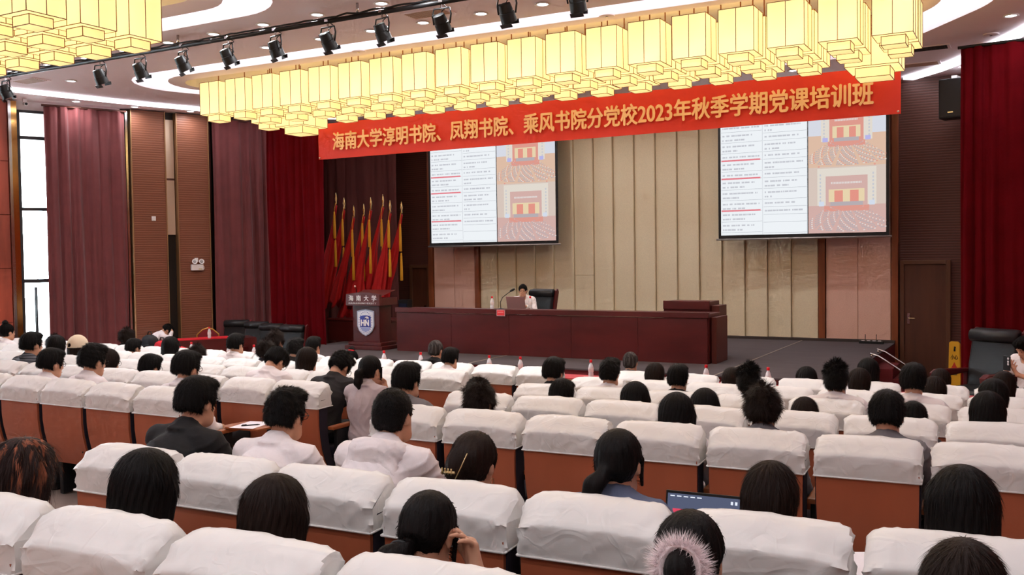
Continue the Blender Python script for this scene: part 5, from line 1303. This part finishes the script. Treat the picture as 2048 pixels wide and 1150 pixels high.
HSTY = {'longb': 'brown', 'messy': 'brown', 'greyshort': 'grey', 'wavy': 'streak', 'bob': 'brown', 'clip': 'brown'}
M_SKIN = mat('skin', (214, 162, 134), rough=.5, var=(14, .06)); M_EYEW = mat('eye_dark', (40, 28, 24), rough=.2); M_LIP = mat('lip', (176, 100, 92), rough=.5)
SHIRT = {k: mat('shirt_' + k, c, rough=.85, bump=(26, .25)) for k, c in dict(dark=(44, 40, 46), navy=(38, 40, 58), grey=(120, 116, 120), black=(30, 28, 30), white=(238, 230, 232), blue=(96, 104, 130), lgrey=(190, 176, 180), khaki=(132, 128, 108), brown=(90, 66, 56), denim=(40, 36, 38)).items()}
sm = mat('shirt_stripe', (72, 72, 80), rough=.85); nt = sm.node_tree; tc = nt.nodes.new('ShaderNodeTexCoord'); wv = nt.nodes.new('ShaderNodeTexWave'); wv.bands_direction = 'Z'; wv.inputs['Scale'].default_value = 12
rp_ = nt.nodes.new('ShaderNodeValToRGB'); rp_.color_ramp.elements[0].color = (*lin((48, 48, 56)), 1); rp_.color_ramp.elements[1].color = (*lin((112, 112, 118)), 1)
nt.links.new(tc.outputs['Object'], wv.inputs['Vector']); nt.links.new(wv.outputs['Fac'], rp_.inputs[0]); nt.links.new(rp_.outputs[0], nt.nodes['Principled BSDF'].inputs['Base Color']); SHIRT['stripe'] = sm
M_PANTS = mat('trousers_dark', (36, 36, 42), rough=.85); M_SHOE = mat('shoe_dark', (30, 28, 30), rough=.5)
gl = MB()
for s in (-1, 1):
    gl.tube([(s * .034 + .024 * math.cos(a), .106 - .006 * abs(math.cos(a)) * 0, .0 + .019 * math.sin(a)) for a in [2 * PI * k / 14 for k in range(15)]], .0018, 5, cap=False)
    gl.tube([(s * .058, .105, .006), (s * .080, .085, .006), (s * .083, .0, .004), (s * .082, -.012, -.008)], .0018, 5)
gl.tube([(-.01, .106, .004), (.01, .106, .004)], .0016, 5)
GLASSES = gl.mesh('glasses', True)
EYE = MB().ball((0, 0, 0), (.0085, .004, .0045), 10, 7).mesh('eye', True)
BROW = MB().tube([(-.016, .0, -.002), (0, .003, .002), (.016, -.002, -.001)], [.002, .0035, .0015], 6).mesh('eyebrow', True)
MOUTH = MB().tube([(-.02, -.004, .001), (-.008, .001, -.001), (.008, .001, -.001), (.02, -.004, .001)], [.001, .003, .003, .001], 6).mesh('mouth', True)
CAPM = Field((-.14, -.16, -.03), (.14, .24, .17), .0065); CAPM.ell((0, -.012, .03), (.098, .118, .12), None, 0); CAPM.ell((0, .13, .035), (.075, .085, .012), None, .012); CAPM.cut((0, .12, -1), -.012)
CAPM.ell((0, -.125, .03), (.03, .03, .022), None, .004, 'sub'); CAPM = CAPM.mesh('cap')
def person(label, pname, hs, shirt, extras, loc, rz, headtop, hmat=None, pants=None):
    skin, sh, pt_, so, Mx, top, hood_ = body(pname)
    s = max(.86, min(1.14, (headtop - loc[2] - .45) / (top - .45)))
    o = link('person', skin, M_SKIN, None, (loc[0], loc[1], loc[2] + .45 * (1 - s)), rz, s); tag(o, label, 'person')
    dz = 0
    shm = SHIRT[shirt]
    link('jacket' if shirt in ('black', 'denim') else 'shirt', sh, shm, o); link('trousers', pt_, pants or M_PANTS, o); link('shoes', so, M_SHOE, o)
    if hood_: link('hood', hood_, shm, o)
    def att(name, me, m, off=(0, 0, 0), rot=None, sc=None):
        c = link(name, me, m, o); X = Mx @ Matrix.Translation(off)
        if rot: X = X @ Matrix.Rotation(rot, 4, 'Y')
        if sc: X = X @ Matrix.Diagonal((*sc, 1))
        c.matrix_local = X; return c
    hm = hmat or HM[HSTY.get(hs, 'black')]
    hr = att('hair', hair(hs), hm); hr['kind'] = 'stuff'
    for sx in (-1, 1):
        att('eye', EYE, M_EYEW, (sx * .033, .0945, .0)); att('eyebrow', BROW, HM['black'], (sx * .034, .099, .024))
    att('mouth', MOUTH, M_LIP, (0, .106, -.072))
    if 'glasses' in extras: att('glasses', GLASSES, M_BLACKPL)
    if 'cap' in extras: att('baseball_cap', CAPM, mat('cap_beige', (222, 204, 178), rough=.8), (0, 0, .008), None, (1.16, 1.16, 1.16))
    if 'mask' in extras:
        q = MB().grid(lambda u, v: (.066 * math.sin((u - .5) * 2.6), .045 + .066 * math.cos((u - .5) * 2.6), -.035 - .075 * v), 12, 6)
        for sx in (-1, 1): q.tube([(sx * .064, .062, -.05), (sx * .085, .0, -.03), (sx * .082, -.01, .0)], .002, 5)
        att('face_mask', q.mesh('face_mask', True), mat('mask_white', (226, 226, 236), rough=.8))
    if 'earring' in extras: att('earring', MB().tube([(.084 + 0 * a, .014 * math.cos(a), -.06 + .014 * math.sin(a)) for a in [2 * PI * k / 12 for k in range(13)]], .0016, 5, cap=False).mesh('earring', True), M_GOLD)
    if 'redtie' in extras: att('hair_tie', MB().tube([(.038 * math.cos(a), -.03 + .038 * math.sin(a), .135) for a in [2 * PI * k / 12 for k in range(13)]], .012, 6, cap=False).mesh('hair_tie', True), M_CAPR)
    if hs == 'clip':
        c = MB(); c.tube([(-.085, -.125, -.035), (-.05, -.15, -.03), (-.01, -.155, -.03)], .006, 6)
        for k in range(4): c.tube([(-.075 + .016 * k, -.135 - .006 * k, -.04), (-.072 + .016 * k, -.15 - .004 * k, -.015)], .004, 5)
        c.tube([(-.01, -.153, -.06), (.035, -.148, .05)], .003, 5)
        att('claw_clip', c.mesh('claw_clip', True), mat('clip_metal', (200, 176, 130), rough=.25, metal=.8))
    if hs == 'pony': att('hair_tie', MB().ball((-.03, -.142, -.04), .009, 8, 6).mesh('pearl', True), mat('pearl', (240, 236, 230), rough=.15))
    if hs == 'lowpony': att('hair_tie', MB().tube([(-.035 + .034 * math.cos(a), -.125 + .01 * math.cos(a), -.072 + .034 * math.sin(a)) for a in [2 * PI * k / 12 for k in range(13)]], .007, 6, cap=False).mesh('hair_tie', True), M_BLACKPL)
    if hs == 'hatband': att('headband', MB().tube([(.1 * math.cos(a), -.005, .04 + .1 * math.sin(a)) for a in [PI * k / 12 for k in range(13)]], .012, 6).mesh('headband', True), M_BLACKPL)
    if hs == 'bunfur':
        f = MB(); R = random.Random(4)
        for k in range(5200):
            a = R.uniform(0, 2 * PI); b = R.uniform(0, 2 * PI); c = Vector((.055 * math.cos(a), -.115 - .012 * math.cos(b), .0 + .06 * math.sin(a)))
            d = Vector((math.cos(a) * math.cos(b), -.35 * math.sin(b) - .15, math.sin(a) * math.cos(b))) + Vector((R.gauss(0, .35), R.gauss(0, .35), R.gauss(0, .35)))
            d = d.normalized() * R.uniform(.025, .055); sd = d.cross(Vector((R.uniform(-1, 1), R.uniform(-1, 1), 1))).normalized() * .0011
            f.add([c - sd, c + sd, c + d], [(0, 1, 2)])
        f.tube([(.055 * math.cos(a), -.118, .06 * math.sin(a)) for a in [2 * PI * k / 16 for k in range(17)]], .014, 6, cap=False)
        fo = bpy.data.meshes.new('fluff'); fo.from_pydata(f.v, [], f.f); fo.update()
        att('fluffy_hair_tie', fo, mat('fluff_pink', (255, 244, 246), rough=.9))
    return o
PEOPLE = [
    ('R0', 'slouch', 'wavy', 'dark', '', 'woman with black and orange streaked wavy hair at far left front', -3.19, 1.77, 1.56),
    ('R0', 'slouch', 'long', 'dark', '', 'woman with sleek straight black hair, second from left in nearest row', -2.56, 1.79, 1.57),
    ('R0', 'slouch', 'longb', 'dark', '', 'woman with long dark brown hair between two nearest white seats', -2.0, 1.81, 1.54),
    ('R0', 'handface', 'lowpony', 'navy', 'glasses', 'woman with low ponytail raising right hand to her face', -1.47, 1.83, 1.52),
    ('R0', 'mid', 'bunfur', 'grey', '', 'woman with pink fluffy hair tie around dark bun', -0.69, 1.87, 1.58),
    ('R0', 'mid', 'bob', 'dark', '', 'dark brown haired person cut off at bottom right corner', -0.1, 1.9, 1.58),
    ('R1', 'lean', 'short', 'black', '', 'man in black jacket leaning forward at left', -3.74, 2.78, 1.6),
    ('R1', 'lean', 'short2', 'white', 'glasses', 'man in white jacket with spiky black hair and glasses', -3.11, 2.8, 1.57),
    ('R1', 'hood', 'buzz', 'white', '', 'man with cropped black hair in white hooded sweatshirt', -2.51, 2.82, 1.61),
    ('R1', 'slouch', 'clip', 'grey', 'earring', 'woman with dark hair pinned up by metal claw clip', -1.91, 2.84, 1.5),
    ('R1', 'mid', 'pony', 'blue', '', 'woman with side ponytail and pearl hair tie looking down', -1.3, 2.87, 1.56),
    ('R1', 'slouch', 'bob', 'black', '', 'person with smooth black hair in front of open laptop', -0.77, 2.89, 1.48),
    ('R1', 'slouch', 'long', 'dark', '', 'woman with long black hair at right edge, second row', -0.15, 2.93, 1.51),
    ('A', 'mid', 'short', 'white', 'glasses', 'man with thick black hair and glasses at left, head lowered', -7.55, 4.93, 1.44),
    ('A', 'mid', 'short2', 'white', 'glasses', 'man with upright cropped hair in white shirt at left', -7.0, 4.92, 1.49),
    ('A', 'mid', 'short', 'white', 'glasses', 'man with swept-up black hair and black glasses behind black jacket', -5.85, 4.92, 1.48),
    ('A', 'tall', 'short', 'grey', '', 'man with crown whorl right behind white hooded sweatshirt', -3.73, 4.94, 1.48),
    ('A', 'mid', 'messy', 'grey', '', 'person with tousled dark brown hair above wrinkled white seat', -1.32, 5.03, 1.43),
    ('A', 'mid', 'short', 'grey', '', 'man with black hair tilting head left, right section', -0.68, 5.06, 1.44),
    ('A', 'slouch', 'long', 'white', '', 'woman with long loose black hair in white top, centre right', -1.82, 5.0, 1.37),
    ('B', 'mid', 'long', 'white', '', 'woman with long black hair near right edge, fourth row', -0.2, 5.96, 1.35),
    ('B', 'tall', 'short', 'stripe', '', 'man in dark striped shirt before bright glass door', -9.15, 5.85, 1.47),
    ('B', 'write', 'under', 'white', 'glasses', 'man in white shirt with undercut bending down, glasses', -5.95, 5.8, 1.41),
    ('B', 'write', 'short2', 'denim', 'glasses', 'man in black denim jacket bending forward over his lap', -5.23, 5.8, 1.39),
    ('B', 'chin', 'ponyshort', 'lgrey', '', 'woman in pale grey sweater with bag strap, hand at chin', -4.75, 5.81, 1.4),
    ('B', 'slouch', 'short', 'grey', 'glasses', 'man with greyish hair tipping head back, left section', -7.33, 5.81, 1.31),
    ('D', 'tall', 'topbun', 'white', '', 'person with hair tied in top knot at far left edge', -13.17, 8.18, 1.31),
    ('D', 'mid', 'messy', 'dark', '', 'dark haired person in profile before maroon curtain', -11.95, 8.1, 1.16),
    ('C', 'mid', 'long', 'black', '', 'person with long black hair beside beige cap wearer', -10.28, 6.94, 1.32),
    ('C', 'mid', 'bob', 'khaki', 'cap', 'person wearing beige baseball cap and khaki top', -9.86, 6.93, 1.3),
    ('B', 'slouch', 'bob', 'brown', 'glasses', 'small brown haired person with glasses half hidden at left', -7.96, 5.82, 1.34),
    ('E', 'mid', 'messy', 'black', '', 'person with curly black hair below wooden pillar', -11.78, 9.14, 1.19),
    ('D', 'mid', 'short', 'dark', '', 'person with round black haircut in front of red bag', -10.25, 8.02, 1.19),
    ('D', 'mid', 'long', 'navy', 'glasses', 'woman with long black hair and glasses by red table', -9.52, 7.99, 1.24),
    ('D', 'slouch', 'messy', 'dark', '', 'person with short brown hair right behind swept-up hair man', -9.05, 7.98, 1.14),
    ('D', 'tall', 'short', 'white', '', 'man in white shirt with bowl-shaped black hair by table bottle', -8.35, 7.96, 1.31),
    ('D', 'mid', 'messy', 'dark', '', 'dark haired person, left of two by black armchairs', -7.87, 7.95, 1.24),
    ('E', 'tall', 'messy', 'black', '', 'person with fluffy black hair before black armchairs', -8.73, 9.02, 1.25),
    ('D', 'tall', 'short2', 'black', '', 'person with rounded black hair left of red curtain hem', -7.41, 7.94, 1.28),
    ('E', 'tall', 'short', 'white', '', 'man in white shirt in profile beside red curtain hem', -8.04, 9.0, 1.2),
    ('C', 'mid', 'bob', 'white', '', 'black haired person in white right behind profile man', -6.31, 6.86, 1.32),
    ('E', 'slouch', 'topbun', 'dark', 'redtie', 'dark haired woman with red hair tie below lectern', -7.44, 8.99, 1.04),
    ('E', 'tall', 'greyshort', 'black', '', 'grey haired man in black coat before stage desk', -6.17, 8.98, 1.22),
    ('D', 'lean', 'short', 'white', '', 'man in white shirt leaning forward right of grey haired man', -5.49, 7.93, 1.22),
    ('B', 'slouch', 'short2', 'black', '', 'dark head mostly hidden behind flyaway-haired person', -3.72, 5.83, 1.26),
    ('A', 'slouch', 'messy', 'black', '', 'person with flyaway black hair resting on seat, centre', -3.16, 4.96, 1.36),
    ('C', 'mid', 'short', 'black', '', 'person with bowl-shaped black hair right of centre aisle', -3.59, 6.89, 1.32),
    ('B', 'slouch', 'short', 'black', '', 'person with low black head behind wide white cover, centre', -3.0, 5.84, 1.29),
    ('C', 'tall', 'short2', 'white', '', 'man with split-crown black hair, ears showing, before stage desk', -3.05, 6.9, 1.33),
    ('E', 'tall', 'greyshort', 'grey', '', 'man with cropped greying hair in front row before desk', -3.69, 9.01, 1.17),
    ('B', 'slouch', 'long', 'dark', '', 'woman with centre-parted smooth black hair, low in seat', -2.44, 5.86, 1.3),
    ('D', 'mid', 'bob', 'brown', '', 'person with dark brown rounded hair in front part', -3.05, 7.97, 1.19),
    ('C', 'tall', 'short', 'black', '', 'man with round black hair under desk end', -2.46, 6.92, 1.31),
    ('B', 'slouch', 'long', 'dark', '', 'woman with visible hair parting, low behind white seat', -1.91, 5.88, 1.28),
    ('D', 'mid', 'bob', 'dark', '', 'black haired person hidden behind spiky-haired man', -2.32, 8.0, 1.16),
    ('C', 'mid', 'spiky', 'black', '', 'man with spiky upright black hair, right section', -1.89, 6.94, 1.31),
    ('E', 'slouch', 'long', 'brown', '', 'woman with long brown hair alone in front row right', -1.91, 9.06, 1.08),
    ('C', 'tall', 'spiky', 'white', 'mask', 'man with short faded haircut and face mask, right section', -1.26, 6.97, 1.36),
    ('D', 'mid', 'bob', 'white', '', 'woman with smooth black bob right of masked man', -1.26, 8.04, 1.21),
    ('E', 'tall', 'long', 'dark', '', 'woman with long dark hair before stage side steps', -1.32, 9.09, 1.19),
    ('B', 'slouch', 'bob', 'dark', '', 'crown of dark head barely above white cover, right', -1.25, 5.91, 1.21),
    ('C', 'tall', 'short', 'white', '', 'man with tall black hair below side door', -0.74, 6.99, 1.38),
    ('D', 'slouch', 'bob', 'dark', '', 'dark bob head right of tall haired man', -0.69, 8.07, 1.16),
    ('E', 'mid', 'bob', 'dark', '', 'dark haired person before yellow floor sign', -0.72, 9.12, 1.08),
    ('B', 'slouch', 'short', 'dark', '', 'small dark crown behind tilted-head man', -0.63, 5.94, 1.24),
    ('C', 'mid', 'hatband', 'dark', '', 'person with dark headband arc near right edge', -0.21, 7.02, 1.29),
    ('D', 'tall', 'bob', 'dark', '', 'dark haired person below phone user at right edge', -0.17, 8.09, 1.23),
]
for (row, pr, hs, sh, ex, lb, X, ridge, top) in PEOPLE:
    z = SEATTOP[row] - 1.0
    rz = math.atan(.0097 * (X + 6)) + random.uniform(-.06, .06)
    person(lb, pr, hs, sh, ex, (X, ridge, z), rz, top)
# the speaker, the sleeper at the side table, the phone user on the right
person('man in white shirt and glasses speaking at stage desk', 'speaker', 'greyshort', 'white', 'glasses', (-7.72, 14.66, HS), PI + .12, 1.66, HM['black'])
person('man in white shirt bent over the red side table', 'sleep', 'short', 'white', '', (-14.97, 12.19, 0), -.64, .93)
person('man in white t-shirt looking down at phone, right edge', 'phone', 'short', 'white', '', (.21, 12.71, 0), PI - .75, 1.18)

# ------------------------------------------------------------------ things on and between the near seats
def seat_of(row, m_): return [t for r, k, t in SEATS if r == row and k == m_][0]
def tablet(row, m_, x0, x1, y0, y1):
    t = seat_of(row, m_)
    MB().prism([(x0, y0 + .05), (x0 + .04, y0), (x1 - .03, y0), (x1, y0 + .05), (x1, y1), (x0, y1)], .648, .664).build('writing_tablet', M_ARM, t, bevel=.004)
    MB().tube([(.28, .42, .56), (.28 if x1 > .2 else (x0 + x1) / 2, y0 + .06, .648)], .012, 6).build('tablet_hinge', M_BLACK, t)
tablet('R1', 11, .02, .36, .60, .88)
x, y, z, rz = seat_of('R1', 11).location[0], seat_of('R1', 11).location[1], seat_of('R1', 11).location[2], 0
lap = thing('laptop', 'open dark laptop showing red-headed document on writing tablet', 'laptop', (-1.12, 3.50, z + .665), .06)
MB().box(-.15, .15, -.20, .02, 0, .014).build('keyboard_base', M_BLACKPL, lap, bevel=.003)
def tilt(u, v, o=0.0): return (-.15 + .30 * u, .02 + .05 * v - o, .012 + .205 * v)
def tq(mb, u0, u1, v0, v1, o): mb.add([tilt(u0, v0, o), tilt(u1, v0, o), tilt(u1, v1, o), tilt(u0, v1, o)], [(0, 1, 2, 3)])
q = MB(); tq(q, 0, 1, 0, 1, 0); tq(q, 0, 1, 0, 1, -.006); q.add([tilt(0, 0), tilt(1, 0), tilt(1, 1), tilt(0, 1), tilt(0, 0, -.006), tilt(1, 0, -.006), tilt(1, 1, -.006), tilt(0, 1, -.006)], [(0, 4, 5, 1), (1, 5, 6, 2), (2, 6, 7, 3), (3, 7, 4, 0)])
lid = q.build('screen_lid', M_BLACKPL, lap)
q = MB(); tq(q, .025, .975, .06, .955, .0012); q.build('display', emat('lap_blue', (78, 84, 106), .55), lid)
q = MB(); tq(q, .10, .50, .06, .60, .0018); q.build('document_page', emat('lap_white', (214, 206, 222), .55), lid)
q = MB(); tq(q, .10, .50, .60, .68, .0020); q.build('document_header', emat('lap_red', (206, 70, 92), .55), lid)
q = MB()
for k in range(3):
    for j in range(2): tq(q, .86 + .055 * j, .89 + .055 * j, .84 - .14 * k, .90 - .14 * k, .0020)
for k in range(5): tq(q, .06 + .09 * k, .12 + .09 * k, .90, .92, .0020)
o_ = q.build('desktop_icons', emat('lap_icon', (214, 220, 232), .55), lid); o_['kind'] = 'stuff'
q = MB()
for k in range(4): tq(q, .13, .13 + (.26, .3, .2, .28)[k], .50 - .09 * k, .52 - .09 * k, .0024)
o_ = q.build('document_lines', emat('lap_line', (150, 110, 130), .5), lid); o_['kind'] = 'stuff'
M_PAPER = mat('paper_white', (240, 236, 244), rough=.7)
def paper(row, m_, dx, dy, rz_, label, tb=True):
    t = seat_of(row, m_)
    if tb: tablet(row, m_, dx - .15, dx + .15, dy - .13, dy + .13)
    L = t.location
    p = thing('paper_sheet', label, 'paper', (L[0] + dx, L[1] + dy, L[2] + .666), rz_)
    g = MB().grid(lambda u, v: (-.13 + .26 * u, -.17 + .34 * v, .003 + .012 * (u - .5) ** 2 + .004 * math.sin(3 * v)), 8, 8)
    g.grid(lambda u, v: (-.13 + .26 * u, -.17 + .34 * v, .0018 + .012 * (u - .5) ** 2 + .004 * math.sin(3 * v)), 8, 8); g.build('sheet', M_PAPER, p, smooth=True)
paper('A', 12, .30, .66, .4, 'white paper sheet between two white seats, third row right')
paper('R1', 12, .26, .74, .5, 'white paper sheet between the two rightmost nearest seats')
bag('handbag', 'small red bag wedged between two seats beside hair clip woman', -1.60, 3.12, SEATTOP['R1'] - 1 + .642, (.055, .10, .17), M_REDB, .2)
# stool for the woman sitting in the aisle and for the man at the side table
for x, y, z, l in ((-4.68, 6.12, floor_z(6.1), 'low black stool under woman in grey sweater in aisle'), (-14.79, 12.43, 0.0, 'low black stool under man bent over side table')):
    t = thing('stool', l, 'stool', (x, y, z))
    MB().lathe([(.15, .40), (.17, .42), (.17, .44), (.15, .455), (.02, .455)], n=20).build('seat', M_BLACKPL, t, smooth='auto')
    for a in range(4):
        MB().tube([(.1 * math.cos(a * PI / 2 + .8), .1 * math.sin(a * PI / 2 + .8), .41), (.16 * math.cos(a * PI / 2 + .8), .16 * math.sin(a * PI / 2 + .8), 0)], .012, 6).build('leg', M_BLACK, t)
# phone held by the man on the right
ph = thing('phone', 'dark phone with round camera lenses held by man at right edge', 'phone', (-.245, 12.215, .80), PI - .75)
MB().box(-.05, .05, -.006, .006, 0, .17).build('phone_body', M_BLACKPL, ph, bevel=.006)
for zz in (.14, .105, .075): MB().ball((-.022, .007, zz), (.014, .003, .014), 10, 6).build('camera_lens', mat('pale_lens', (220, 214, 220), rough=.2), ph)
